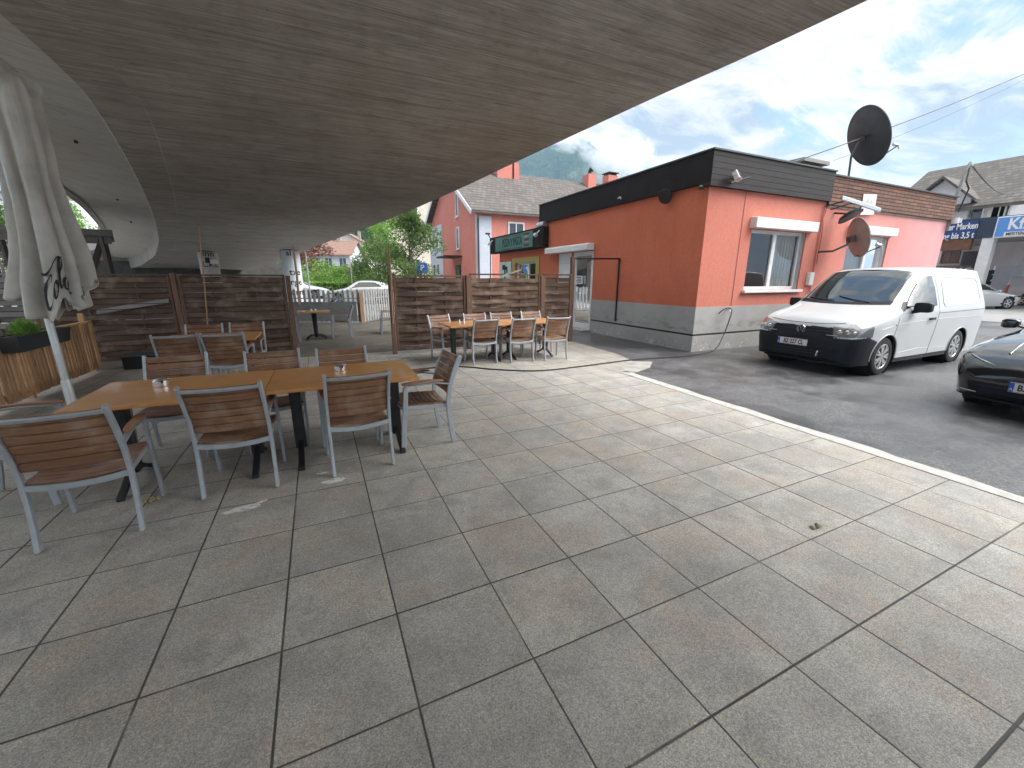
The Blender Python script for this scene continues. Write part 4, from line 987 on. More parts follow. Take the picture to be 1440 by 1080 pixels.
# ------------------------------------------------------------------ folded parasol
pb = gr(107, 588); PX, PY = pb.x, pb.y
DP = Vector((PX*math.sin(YAW)+PY*math.cos(YAW), 0, 0)).x
par = thing('parasol', 'large folded off-white parasol with black script lettering on a pale pole', 'parasol', (PX, PY, 0))
pole_top = 3.3
m = MB(); m.lathe([(.034, .03), (.034, 1.55), (.030, 1.56), (.030, pole_top)], 20); m.build('pole', MT['pole'], par, smooth=True)
m = MB(); m.lathe([(.045, .02), (.045, .45), (.036, .47)], 20); m.build('ground_sleeve', MT['pole'], par, smooth=True)
m = MB(); m.bx(-.3, .3, -.3, .3, .004, .06); m.build('base_plate', MT['concrete'], par, bevel=.01)
cf = Vector((PX, PY, 0)).normalized(); cr = Vector((cf.y, -cf.x, 0))   # right of and away from the viewer
PXM = DP/CAM_F*1.0
def axis_at(py):     # pole point level with an image row
    best = None
    for i in range(800):
        z = .6+i*.004
        q = Vector((PX, PY, z)); f = q.x*math.sin(YAW)+q.y*math.cos(YAW); zz = z-CAM_H
        y_ = -((f*math.sin(PITCH)+zz*math.cos(PITCH))/(f*math.cos(PITCH)-zz*math.sin(PITCH)))
        e = abs(540+CAM_F*y_-py)
        if best is None or e < best[0]: best = (e, z)
    return best[1]
ZT, ZB = axis_at(86), axis_at(452)
NP = 8
def hem(th):        # hem height differs from fold to fold
    return ZB+.20+.15*math.sin(th*2-.9)+.08*math.sin(5*th+1.0)+.05*math.sin(9*th)
OFF = ([0, .12, .45, .75, 1.0], [.14, .16, .15, .14, .10]); HW_ = ([0, .05, .12, .45, .72, .90, 1.0], [.11, .19, .22, .22, .275, .34, .365])
def cloth(th, u):   # th round the pole, u from top 0 to hem 1
    z = ZT+(hem(th)-ZT)*u
    w = pchip(HW_[0], HW_[1], u); cx = pchip(OFF[0], OFF[1], u)
    c = math.cos(NP*th+.35+.6*math.sin(2*th)+.5*u)
    prof = (abs(c)**.6)*(1 if c > 0 else -1)
    fl_ = 1-.9*math.exp(-((min(th, abs(th-2*math.pi))-0.0)/.42)**4 if th < 3 else -((2*math.pi-th)/.42)**4)
    fold = 1-(.16+.24*min(1, u*1.6))*(.5-.5*prof)*1.35*fl_
    rr = w*fold*(1+.05*math.sin(3*th+1.3+2*u))
    wr = .010*mnoise.noise(Vector((math.cos(th)*3, math.sin(th)*3, u*7)))+.005*mnoise.noise(Vector((math.cos(th)*9, math.sin(th)*9, u*22)))
    if u > .86: rr *= 1+.10*(u-.86)/.14*math.sin(11*th+2)
    rr += wr
    return cr*(math.sin(th)*rr+cx)-cf*(math.cos(th)*rr*.85)+Vector((0, 0, z))
m = MB(); NT_, NU = 220, 60; rings = [[cloth(2*math.pi*j/NT_, i/NU) for j in range(NT_)] for i in range(NU+1)]
top = [p*1 for p in rings[0]]; m.loft(rings, True, False)
cen = sum((Vector(p) for p in rings[0]), Vector())/NT_; base_i = len(m.v); m.v.append(tuple(cen+Vector((0, 0, .10))))
for j in range(NT_): m.f.append((base_i, (j+1) % NT_, j))
cl = m.build('canopy', MT['canvas'], par, smooth=True)
md = cl.modifiers.new('thick', 'SOLIDIFY'); md.thickness = .006; md.offset = -1
# ribs showing below the hem, crown knob
for a in (.4, 1.9, 3.5, 5.0):
    c = cloth(a, .96); q = c-Vector((0, 0, .0)); cc_ = Vector((cr.x*.2, cr.y*.2, q.z+.1))
    m = MB(); m.bar([cc_.lerp(q, .55)+Vector((0, 0, .3)), cc_.lerp(q, .6)-Vector((0, 0, .14))], .045, .018, tuple(cr)); m.build('rib', MT['pole'], par)
# lettering drawn as brush strokes laid on the canvas
def stroke(pts, w, th0, u0, sc, name='lettering', mat='print', nrm=.010, rot=0.0):
    P = spline([Vector((x, y, 0)) for x, y in pts], 8); V = []; F = []
    ws = w if isinstance(w, (list, tuple)) else [w]*len(pts)
    def wat(i):
        f = i/(len(P)-1)*(len(ws)-1); k = min(int(f), len(ws)-2); return ws[k]+(ws[k+1]-ws[k])*(f-k)
    def mapp(q):
        x, y = q.x*math.cos(rot)-q.y*math.sin(rot), q.x*math.sin(rot)+q.y*math.cos(rot)
        # walk round the cloth by arc length
        th = th0; step = .01*(1 if x > 0 else -1); need = abs(x)*sc; u = u0-y*sc/(ZT-ZB)
        u = max(.02, min(.995, u)); prev = cloth(th, u); 
        while need > 0:
            th += step; c = cloth(th, u); need -= (c-prev).length; prev = c
        p = cloth(th, u); a = cloth(th+.02, u)-cloth(th-.02, u); b = cloth(th, max(0, u-.02))-cloth(th, min(1, u+.01)); n = a.cross(b).normalized()
        ax = cr*.2; out = Vector((p.x-ax.x, p.y-ax.y, 0))
        if n.dot(out) < 0: n = -n
        return p+n*nrm
    for i, p in enumerate(P):
        t = (P[min(i+1, len(P)-1)]-P[max(i-1, 0)]).normalized(); nn = Vector((-t.y, t.x, 0)); h = wat(i)/2
        V += [mapp(p+nn*h), mapp(p-nn*h)]
    F = [(2*i, 2*i+1, 2*i+3, 2*i+2) for i in range(len(P)-1)]
    mm = MB(); mm.add(V, F); return mm
def script(word, th0, u0, sc, mat='print', rot=0.0, sx=.66):
    G = {
     'C': (1.05, [([(.95, .95), (1.12, 1.12), (.95, 1.28), (.55, 1.2), (.2, .8), (.12, .35), (.35, .02), (.8, .1), (1.05, .35)], [.05, .10, .07, .10, .20, .20, .12, .06, .04]), ([(-.35, 1.38), (.1, 1.62), (.7, 1.52), (1.5, 1.45), (2.3, 1.55)], [.03, .10, .13, .10, .04])]),
     'o': (.72, [([(.5, .66), (.25, .6), (.1, .3), (.22, .02), (.45, .08), (.58, .38), (.48, .66), (.62, .55), (.78, .58)], [.06, .10, .17, .10, .08, .15, .07, .04, .03])]),
     'l': (.48, [([(.02, .3), (.25, .7), (.48, 1.25), (.45, 1.5), (.28, 1.35), (.18, .7), (.2, .15), (.34, .02), (.5, .2)], [.03, .05, .06, .07, .12, .17, .15, .07, .03])]),
     'a': (.72, [([(.58, .62), (.3, .64), (.1, .35), (.18, .03), (.4, .12), (.58, .6)], [.05, .10, .17, .10, .05, .05]), ([(.62, .68), (.55, .3), (.62, .03), (.82, .15)], [.06, .16, .10, .03])]),
     's': (.6, [([(.1, .1), (.3, .02), (.45, .2), (.25, .42), (.4, .66), (.55, .55)], [.04, .1, .16, .14, .08, .03])]),
     '~': (1.2, [([(0, .2), (.4, .7), (.9, .5), (1.4, .1), (1.9, .5)], [.03, .16, .20, .16, .03])]),
    }
    x = 0; mb = MB()
    for ch_ in word:
        adv, sts = G[ch_]
        for pts, w in sts:
            q = stroke([((px_+x-1.5)*sx, py_+.0) for px_, py_ in pts], w, th0, u0, sc, rot=rot); mb.add(q.v, q.f)
        x += adv
    return mb.build('lettering', MT[mat], par, fix=False)
script('Cola', .02, .95, .235)
script('~o', .75, .96, .12, 'printgrey', .5); script('aC', 1.15, .88, .12, 'print', .8); script('la', -1.0, .90, .11, 'printgrey', .3)
m = MB(); sc0 = cloth(.35, .075); q_ = (cr*.25-cf*.85-Vector((0, 0, .35))).normalized().to_track_quat('Z', 'Y').to_matrix().to_4x4(); q_.translation = sc0+cr*.02
m.lathe([(.01, -.16), (.09, -.14), (.15, -.07), (.185, .02), (.19, .03), (.18, .02), (.14, -.065), (.08, -.13), (.01, -.15)], 28, q_ @ Matrix.Diagonal((.85, .55, .7, 1))); m.build('rib_pocket', MT['canvas'], par, smooth=True)
# ------------------------------------------------------------------ cars: one lofted skin, cut into its panels
#            x    zb   belt  top   ws   wb   wr  crown
VAN = [(0.00, .30, .55, .62, .62, .66, .52, .02), (.03, .25, .62, .72, .70, .74, .60, .025), (.09, .22, .72, .84, .78, .81, .68, .03), (.20, .20, .82, .92, .84, .865, .74, .035), (.40, .19, .90, .985, .885, .905, .78, .04),
       (.75, .19, .97, 1.06, .905, .925, .79, .04), (1.02, .19, 1.02, 1.13, .91, .93, .78, .04), (1.15, .19, 1.05, 1.20, .91, .93, .765, .045), (1.45, .19, 1.09, 1.43, .91, .93, .735, .05), (1.75, .19, 1.11, 1.64, .91, .93, .70, .05), (1.98, .19, 1.12, 1.755, .91, .93, .69, .045),
       (2.3, .19, 1.125, 1.80, .91, .93, .695, .035), (3.0, .19, 1.13, 1.82, .91, .93, .70, .03), (3.9, .19, 1.13, 1.81, .91, .93, .695, .03), (4.36, .21, 1.13, 1.79, .905, .925, .685, .03), (4.46, .25, 1.12, 1.755, .89, .91, .665, .03), (4.50, .31, 1.1, 1.69, .865, .885, .63, .02)]
HATCH = [(0.00, .28, .45, .50, .50, .56, .40, .02), (.04, .22, .52, .58, .62, .68, .52, .02), (.12, .19, .60, .66, .74, .78, .62, .025), (.30, .17, .69, .745, .83, .86, .70, .03), (.60, .16, .77, .83, .87, .895, .74, .035), (1.0, .16, .84, .905, .88, .90, .73, .04),
         (1.30, .16, .88, .97, .88, .90, .70, .045), (1.7, .16, .91, 1.20, .88, .90, .64, .045), (2.05, .16, .925, 1.385, .88, .90, .585, .04), (2.4, .16, .935, 1.44, .88, .90, .57, .035), (3.0, .16, .95, 1.43, .88, .90, .565, .03), (3.5, .17, .97, 1.36, .88, .895, .55, .03), (3.9, .19, .98, 1.22, .87, .88, .54, .03), (4.15, .23, .97, 1.08, .84, .85, .56, .02), (4.30, .30, .90, .98, .78, .79, .55, .02)]
class Skin:
    def __init__(s, st):
        s.X = [r[0] for r in st]; s.c = [[r[i] for r in st] for i in range(1, 8)]; s.L = s.X[-1]
    def par(s, x): return [pchip(s.X, c, x) for c in s.c]
    def section(s, x, n):
        zb, zt_b, zt, ws, wb, wr, cr_ = s.par(x); h = zt-zt_b
        P = [(0, zb), (ws*.5, zb), (ws-.06, zb), (ws-.012, zb+.05), (ws, zb+.45*(zt_b-zb)*.6), (wb-.004, zb+.62*(zt_b-zb)), (wb, zb+.86*(zt_b-zb)), (wb-.02, zt_b), (wb-.02-(wb-.02-wr)*.48, zt_b+h*.5), (wr+.012, zt-.055*min(1, h/.3)-.15*h*.2), (wr-.05, zt-.004), (wr*.55, zt+cr_*.72), (0, zt+cr_)]
        out = []
        for i in range(len(P)-1):
            p0 = P[i-1] if i else (-P[1][0], P[1][1]); p1, p2 = P[i], P[i+1]; p3 = P[i+2] if i+2 < len(P) else (-P[i][0], P[i][1])
            for k in range(n):
                t = k/n; f = lambda a, b, c, d: .5*(2*b+(c-a)*t+(2*a-5*b+4*c-d)*t*t+(d-a-3*c+3*b)*t**3)
                q = f(p0[0], p1[0], p2[0], p3[0]); r_ = f(p0[1], p1[1], p2[1], p3[1])
                out.append((max(0, q), max(zb, r_)))
        out.append(P[-1]); return out
    def side(s, x, z):      # half-width of the flank at a height
        S = s.section(x, 6); best = None
        for a, b in zip(S[12:], S[13:]):
            if (a[1]-z)*(b[1]-z) <= 0 and a[1] != b[1]:
                t = (z-a[1])/(b[1]-a[1]); return a[0]+(b[0]-a[0])*t
        return S[-10][0]
    def top(s, x, y):
        S = s.section(x, 6)
        for a, b in zip(S[::-1], S[::-1][1:]):
            if a[0] <= abs(y) <= b[0] and b[0] > a[0]: return a[1]+(b[1]-a[1])*(abs(y)-a[0])/(b[0]-a[0])
        return S[-1][1]
    def front(s, y, z, lo=0.0, hi=1.1):   # x of the nose at (y,z)
        for i in range(220):
            x = lo+(hi-lo)*i/219; zb, zb2, zt, ws, wb, wr, c_ = s.par(x)
            if zb-.001 <= z <= s.top(x, y)+.001 and abs(y) <= s.side(x, min(z, zt-.02))+.001: return x
        return lo

def car_body(t, st, dx, n, classify, mats, arches, mirror=True):
    sk = Skin(st); xs = []; x = 0
    while x < sk.L: xs.append(x); x += dx*(.35 if x < .35 or x > sk.L-.3 else 1)
    xs.append(sk.L)
    secs = [sk.section(x, n) for x in xs]; N = len(secs[0]); bins = {}
    def put(kind, vs):
        bins.setdefault(kind, MB()).add(vs, [tuple(range(len(vs)))])
    for i in range(len(xs)-1):
        for j in range(N-1):
            a, b, c, d = (xs[i], *secs[i][j]), (xs[i], *secs[i][j+1]), (xs[i+1], *secs[i+1][j+1]), (xs[i+1], *secs[i+1][j])
            cx = (a[0]+c[0])/2; cy = (a[1]+b[1]+c[1]+d[1])/4; cz = (a[2]+b[2]+c[2]+d[2])/4
            if any((cx-ax)**2+(cz-az)**2 < ar*ar for ax, az, ar in arches) and cy > .45: continue
            kd = classify(cx, cy, cz, sk, j/n)
            if kd is None: continue
            for sgn in (1, -1):
                q = [(p[0], p[1]*sgn, p[2]) for p in (a, b, c, d)]
                put(kd+('' if sgn > 0 or kd not in SPLIT else '#'), q if sgn < 0 else q[::-1])
    for x_, i, kd in ((xs[0], 0, 'nose'), (xs[-1], -1, 'tail')):
        S = secs[i]
        for j in range(N-1):
            kk = classify(x_, (S[j][0]+S[j+1][0])/2, (S[j][1]+S[j+1][1])/2, sk, j/n) or 'body'
            for sgn in (1, -1):
                q = [(x_, 0, S[j][1]), (x_, S[j][0]*sgn, S[j][1]), (x_, S[j+1][0]*sgn, S[j+1][1]), (x_, 0, S[j+1][1])]
                put(kk+('' if sgn > 0 or kk not in SPLIT else '#'), q)
    objs = {}
    for kd, mb in bins.items():
        nm = kd.rstrip('#'); me = bpy.data.meshes.new(nm); me.from_pydata(mb.v, [], mb.f); bm = bmesh.new(); bm.from_mesh(me)
        bmesh.ops.remove_doubles(bm, verts=bm.verts, dist=.0006); bmesh.ops.dissolve_degenerate(bm, dist=.0004, edges=bm.edges); bmesh.ops.recalc_face_normals(bm, faces=bm.faces)
        for f in bm.faces: f.smooth = True
        # keep the faces pointing outwards from the car's spine
        s_ = sum(f.normal.dot(f.calc_center_median()-Vector((min(max(f.calc_center_median().x, .8), sk.L-.8), 0, .75)))*f.calc_area() for f in bm.faces)
        if s_ < 0: bmesh.ops.reverse_faces(bm, faces=bm.faces)
        bm.to_mesh(me); bm.free(); me.materials.append(MT[mats.get(nm, 'body') if isinstance(mats.get(nm), str) else 'vanpaint'])
        try: me.set_sharp_from_angle(angle=R(50))
        except Exception: pass
        o = bpy.data.objects.new(nm, me); COL.objects.link(o); o.parent = t; objs[kd] = o
    return sk, objs
SPLIT = {'headlight', 'side_window', 'tail_lamp', 'door_window', 'sill', 'mirror_corner'}

def wheel(t, x, y, rad, wid, spokes, rim_r=None, detail=True):
    s = 1 if y > 0 else -1; rim_r = rim_r or rad*.66
    q = Matrix.Translation((x, y, rad)) @ Matrix.Rotation(R(-90*s), 4, 'X')   # local z = outwards
    w = MB(); w.lathe([(rim_r, -wid), (rad*.93, -wid), (rad, -wid+.02), (rad, -.02), (rad*.975, -.008), (rad*.90, .004), (rim_r+.012, .004), (rim_r, -.006)], 40, q)
    d = MB(); d.lathe([(.001, -.085), (rim_r-.01, -.085), (rim_r-.01, -.095), (.001, -.095)], 28, q, caps=False); wo = d.build('wheel', MT['blackmetal'], t)
    ty = w.build('tyre', MT['rubber'], wo, smooth=True)
    r = MB(); r.lathe([(rim_r+.003, -wid*.9), (rim_r+.003, -.002), (rim_r-.012, .002), (rim_r-.022, -.012), (rim_r-.03, -.07)], 40, q, caps=False)
    hub = rad*.20
    r.lathe([(.001, -.002), (hub*.5, -.001), (hub*.9, -.012), (hub, -.05)], 20, q, caps=False)
    for k in range(spokes):
        a = 2*math.pi*k/spokes
        for da in ((-.10, .10) if detail else (0,)):
            c0, c1 = a+da*.7, a+da*1.6; p0 = Vector((math.cos(c0)*hub*.7, math.sin(c0)*hub*.7, -.014)); p1 = Vector((math.cos(c1)*(rim_r-.014), math.sin(c1)*(rim_r-.014), -.012))
            side = Vector((-math.sin(a), math.cos(a), 0)); b = MB(); b.bar([p0, p0.lerp(p1, .5)+Vector((0, 0, .006)), p1], .030 if detail else .05, .022, tuple(side)); r.add([q @ Vector(v) for v in b.v], b.f)
    r.build('rim', MT['rim'], wo, smooth=True)
    return wo
def seam(t, sk, pts, name='panel_gap', mat='gap', w=.007, sgn=1, n=6):
    P = []
    for (x0, z0), (x1, z1) in zip(pts, pts[1:]):
        for i in range(n): P.append((x0+(x1-x0)*i/n, z0+(z1-z0)*i/n))
    P.append(pts[-1]); m = MB()
    m.tube([(x, (sk.side(x, z)+.000)*sgn, z) for x, z in P], w*.6, 5); return m.build(name, MT[mat], t, smooth=True)
MT['gap'] = flat('panel_gap_shadow', (.10, .105, .11), .8)
MT['crease'] = MT['vanpaint']

def plate_on(t, s, o, ax, up, w=.52, h=.115, align='CENTER', off=.024):
    Mx = frame(o, ax, up); n = Mx.to_3x3() @ Vector((0, 0, 1))
    m = MB(); m.box((0, 0, 0), (w, h, .008)); p = m.build('number_plate', MT['plate'], t, bevel=.002); p.matrix_local = Mx
    m = MB(); m.box((-w/2+.022, 0, .0052), (.042, h-.006, .003)); m.build('euro_band', MT['plateblue'], p)
    text('A', .045, MT['inkwhite'], p, Matrix.Translation((-w/2+.022, -.025, .008)), 'lettering', .001)
    m = MB(); 
    for yy in (-h/2+.007, h/2-.007): m.box((.02, yy, .0050), (w-.055, .005, .002))
    m.build('border_line', M_RED, p)
    text(s, .098, MT['ink'], p, Matrix.Translation((off, -.002, .0065)), 'lettering', .001, align, .80, 1.0, .0028)
    return p
M_RED = flat('plate_red', (.45, .03, .03), .5)

def van_class(x, y, z, sk, j):
    zb, belt, zt, ws, wb, wr, c_ = sk.par(x)
    if x < .62:
        lim = .655+.05*max(0, (x-.05)/.5)-.45*max(0, (x-.34))
        if z < lim: return 'bumper'
        if x < .52:
            f = min(1, max(0, (y-.46)/.36)); lo, hi = .66+.02*f, .825+.085*f
            if y > .47+.07*(1-(z-lo)/(hi-lo)) and lo < z < hi and (x < .12+.30*f): return 'headlight'
            if y <= .55 and z < .815 and x < .088+.06*(y/.55)**2: return 'grille'
    if x > 1.03+.16*(y/.75)**2 and x < 1.955-.03*(y/.7)**2 and j >= 9.6 and y < wr-.035: return 'windscreen'
    if 8.9 > j > 7.0 and z > belt+.035 and z < zt-.115 and x > 1.33+(z-1.12)*1.28 and x < 2.40-.06*max(0, z-1.4): return 'door_window'
    if x > 1.2 and x < 1.42 and belt < z < belt+.16 and 7 < j < 9 and x > 1.22: return 'mirror_corner' if x > 1.20+(z-1.12)*1.25 and x < 1.33+(z-1.12)*1.28 else 'body'
    if z < .30 and j > 2 and .9 < x < 3.4 and z < .27: return 'sill'
    return 'body'
vm = {'body': 'vanpaint', 'bumper': 'trim', 'grille': 'trim', 'headlight': 'lamp', 'windscreen': 'carglass', 'door_window': 'carglass', 'mirror_corner': 'trim', 'sill': 'trim'}
# nose towards -x, so its right-hand flank in car coordinates faces the terrace
FWX = 8.50; VY = 3.56+.79
van = thing('delivery_van', 'white panel van with dark unpainted bumper parked beside the coral building', 'van', (7.80, 4.46, 0))
RAD = .325; ax1, ax2 = .88, .88+2.70
vsk, vo_ = car_body(van, VAN, .016, 8, van_class, vm, [(ax1, RAD, .385), (ax2, RAD, .385)])
for xx in (ax1, ax2):
    for s in (1, -1): m = MB(); m.lathe([(.40, -.30), (.40, .02)], 28, Matrix.Translation((xx, s*.86, RAD)) @ Matrix.Rotation(R(-90*s), 4, 'X'), caps=False); m.lathe([(.001, -.30), (.40, -.30)], 28, Matrix.Translation((xx, s*.86, RAD)) @ Matrix.Rotation(R(-90*s), 4, 'X'), caps=False); m.build('wheel_arch', MT['ink'], van)
for xx in (ax1, ax2):
    for s in (1, -1): wheel(van, xx, s*.895, RAD, .20, 7)
for s in (1, -1):
    for xx in (ax1, ax2):
        m = MB(); pts = [(xx+.385*math.cos(a), (vsk.side(xx+.385*math.cos(a), RAD+.385*math.sin(a)))*s, RAD+.385*math.sin(a)) for a in [R(-8+196*i/24) for i in range(25)]]
        m.tube(pts, .012, 6); m.build('arch_lip', MT['vanpaint'], van, smooth=True)
for s in (-1, 1):
    seam(van, vsk, [(1.10, .98), (1.05, .70), (1.16, .42), (1.30, .27)], sgn=s); seam(van, vsk, [(2.46, 1.72), (2.47, 1.2), (2.46, .7), (2.42, .27)], sgn=s)
    seam(van, vsk, [(1.30, .27), (2.42, .27)], sgn=s)
    if s < 0 or True: seam(van, vsk, [(2.50, 1.02), (4.35, 1.045)], 'slide_rail', 'gap', .009, s, 10)
    # pressed panel outline behind the door
    for a, b in (([(2.66, 1.58), (2.64, 1.2), (2.68, 1.14)], 0), ([(2.68, 1.14), (4.14, 1.16)], 0), ([(4.14, 1.16), (4.20, 1.24), (4.17, 1.56), (4.10, 1.63)], 0), ([(4.10, 1.63), (2.74, 1.655), (2.66, 1.58)], 0)): seam(van, vsk, a, 'panel_press', 'crease', .012, s, 8)
    seam(van, vsk, [(.62, .80), (1.1, .87), (1.8, .90), (3.3, .92), (4.4, .90)], 'waist_crease', 'crease', .008, s, 8)
    seam(van, vsk, [(1.30, .36), (2.0, .40), (3.1, .36)], 'waist_crease', 'crease', .008, s, 8)
    # door frame rubber round the window
    y = vsk.side(2.25, .94)
    m = MB(); m.bar([(2.10, s*(y+.018), .925), (2.16, s*(y+.034), .932), (2.28, s*(y+.034), .932), (2.33, s*(y+.018), .925)], .036, .018, (0, 0, 1)); m.build('door_handle', MT['trim'], van, bevel=.004)
    # mirror
    mp = Vector((1.52, s*(vsk.side(1.52, 1.12)+.15), 1.15))
    m = MB(); rings = []
    for u, w_, h_ in ((-.10, .5, .6), (-.09, .85, .9), (-.03, 1, 1), (.06, .95, .97), (.09, .7, .75)):
        rings.append([(mp.x+(.075*w_ if k in (0, 3) else -.075*w_)*1.0+ .0, mp.y+u*s*1.25, mp.z+(.085*h_ if k in (0, 1) else -.085*h_)) for k in range(4)])
    m.loft(rings, True, True); mi = m.build('mirror', MT['trim'], van, bevel=.02, seg=2, smooth=True)
    m = MB(); m.tube([(1.48, s*(vsk.side(1.48, 1.08)-.01), 1.06), (1.50, mp.y-.05*s, 1.09)], .03, 8); m.build('stalk', MT['trim'], mi)
    m = MB(); m.quad(*[(mp.x+.077, mp.y+a*s, mp.z+b) for a, b in ((-.10, -.065), (.09, -.065), (.09, .065), (-.10, .065))]); m.build('mirror_glass', MT['chrome'], mi)
    seam(van, vsk, [(1.40, 1.155), (1.80, 1.165), (2.36, 1.165)], 'window_rubber', 'trim', .022, s, 8)
    seam(van, vsk, [(1.36, 1.16), (1.52, 1.30), (1.68, 1.42), (1.84, 1.535)], 'window_rubber', 'trim', .016, s, 8)
    # indicator side repeater
    m = MB(); m.lathe([(.012, -.004), (.012, .004)], 10, Matrix.Translation((1.02, s*(vsk.side(1.02, .86)+.002), .86)) @ Matrix.Rotation(R(90), 4, 'X')); m.build('side_repeater', MT['trim'], van)
# bonnet shut lines and creases
for s in (-1, 1):
    m = MB(); m.tube([(x, s*(.60+.05*(x-.2)), vsk.top(x, .60)+.001) for x in (.22, .4, .6, .8, .98)], .007, 5); m.build('bonnet_crease', MT['vanpaint'], van, smooth=True)
m = MB(); m.tube([(x, s_, vsk.top(x, s_)+.0005) for x, s_ in [(.085+.15*(abs(y)/.8)**3, y) for y in [(-.62+1.24*i/24) for i in range(25)]]], .006, 5); m.build('bonnet_gap', MT['gap'], van)
# wipers
m = MB()
for y0, y1 in ((-.45, .10), (.12, .62)):
    m.tube([(1.10, y0, vsk.top(1.10, y0)+.02), (1.14, (y0+y1)/2, vsk.top(1.14, (y0+y1)/2)+.018), (1.22, y1, vsk.top(1.22, y1)+.012)], .010, 5)
m.build('wiper', MT['ink'], van)
m = MB(); m.loft([[(1.0+.14*(y/.75)**2, y, vsk.top(1.0+.14*(y/.75)**2, y)+.004), (1.075+.15*(y/.75)**2, y, vsk.top(1.075+.15*(y/.75)**2, y)+.012)] for y in [-.74+1.48*i/20 for i in range(21)]], False); m.build('scuttle', MT['trim'], van)
# grille bars, emblem, fog recess, tow eye, plate
gm = MB()
for z in (.745, .785):
    pts = []
    for i in range(21):
        y = -.50+1.0*i/20; pts.append((vsk.front(y, z)-.004, y, z))
    gm.bar(pts, .012, .012, (0, 0, 1))
gm.build('grille_bar', MT['blackmetal'], van)
gm = MB()
for s in (-1, 1): gm.bar([(vsk.front(s*y, .682)-.006, s*y, .690) for y in (.42, .48, .54, .60)], .010, .010, (0, 0, 1))
gm.build('chrome_tip', MT['chrome'], van)
ec = Vector((vsk.front(0, .755)-.012, 0, .752))
em = MB(); q = Matrix.Translation(ec) @ Matrix.Rotation(R(-90), 4, 'Y')
em.lathe([(.062, 0), (.066, .008), (.072, .008), (.074, 0)], 28, q, caps=False)
for pts in ([(-.030, .055), (0, .010), (.030, .055)], [(-.055, .028), (-.026, -.052), (0, .000), (.026, -.052), (.055, .028)]): em.bar([q @ Vector((b, a, .006)) for a, b in pts], .009, .008, (-1, 0, 0))
em.build('emblem', MT['chrome'], van)
eb = MB(); eb.lathe([(.001, .0), (.068, .0)], 28, q, caps=False); eb.build('emblem_disc', MT['ink'], van)
plate_on(van, 'BZ·227 CL', (vsk.front(0, .50)-.016, .10, .515), (0, -1, 0), (0, 0, 1))
lw = MB()
for z in (.30, .345, .39): lw.bar([(vsk.front(y, z)-.006, y, z) for y in [-.42+.84*i/14 for i in range(15)]], .014, .010, (0, 0, 1))
lw.build('air_intake_bar', MT['ink'], van)
te = MB(); te.lathe([(.018, -.01), (.03, 0), (.018, .01)], 12, Matrix.Translation((vsk.front(-.35, .34)-.03, -.35, .34)) @ Matrix.Rotation(R(90), 4, 'X')); te.tube([(vsk.front(-.35, .34), -.35, .34), (vsk.front(-.35, .34)-.03, -.35, .34)], .01, 6); te.tube([(vsk.front(-.35, .4)-.004, -.35, .40), (vsk.front(-.35, .4)-.03, -.35, .37)], .012, 6); te.build('tow_eye', MT['alu'], van)
cr_m = MB()
for z in (.60, .47): cr_m.bar([(vsk.front(y, z)-.003, y, z) for y in [-.60+1.2*i/20 for i in range(21)]], .016, .008, (0, 0, 1))
cr_m.build('bumper_crease', MT['trim'], van)
for s in (-1, 1):
    hl = MB()
    for yy, rr_ in ((.60, .042), (.70, .046), (.79, .034)): hl.lathe([(.01, .012), (rr_*.7, .004), (rr_, -.006)], 18, Matrix.Translation((vsk.front(s*yy, .745)-.004, s*yy, .748)) @ Matrix.Rotation(R(-90), 4, 'Y'), caps=True)
    hl.build('reflector', MT['chrome'], vo_['headlight' if s > 0 else 'headlight#'])
m = MB(); m.bx(.25, 4.4, -.75, .75, .16, .26); m.build('underbody', MT['ink'], van)

# ---- black hatchback at the frame edge
def hatch_class(x, y, z, sk, j):
    zb, belt, zt, ws, wb, wr, c_ = sk.par(x)
    if x < .75:
        f = min(1, max(0, (y-.42)/.40)); lo, hi = .555+.09*f, .600+.125*f
        if y > .40 and lo < z < hi and x < .06+.62*f*f+.05: return 'headlight'
        if x < .25 and z < .40 and y < .62: return 'grille'
        if z < .22: return 'bumper_lip'
    if x > 1.30+.2*(y/.7)**2 and x < 2.02 and j >= 9.6 and y < wr-.03: return 'windscreen'
    if 8.95 > j > 7.0 and z > belt+.03 and z < zt-.07 and x > 1.62+(z-.93)*1.25 and x < 3.75-(z-.95)*1.3: return 'door_window'
    if x > 3.45 and x < 4.08 and j >= 9.6 and y < wr-.06: return 'rear_window'
    if x > 3.98 and .78 < z < .93 and y > .50: return 'tail_lamp'
    return 'body'
hm = {'body': 'blackpaint', 'grille': 'trim', 'headlight': 'carglass', 'bumper_lip': 'trim', 'windscreen': 'carglass', 'door_window': 'carglass', 'rear_window': 'carglass', 'tail_lamp': 'redlamp'}
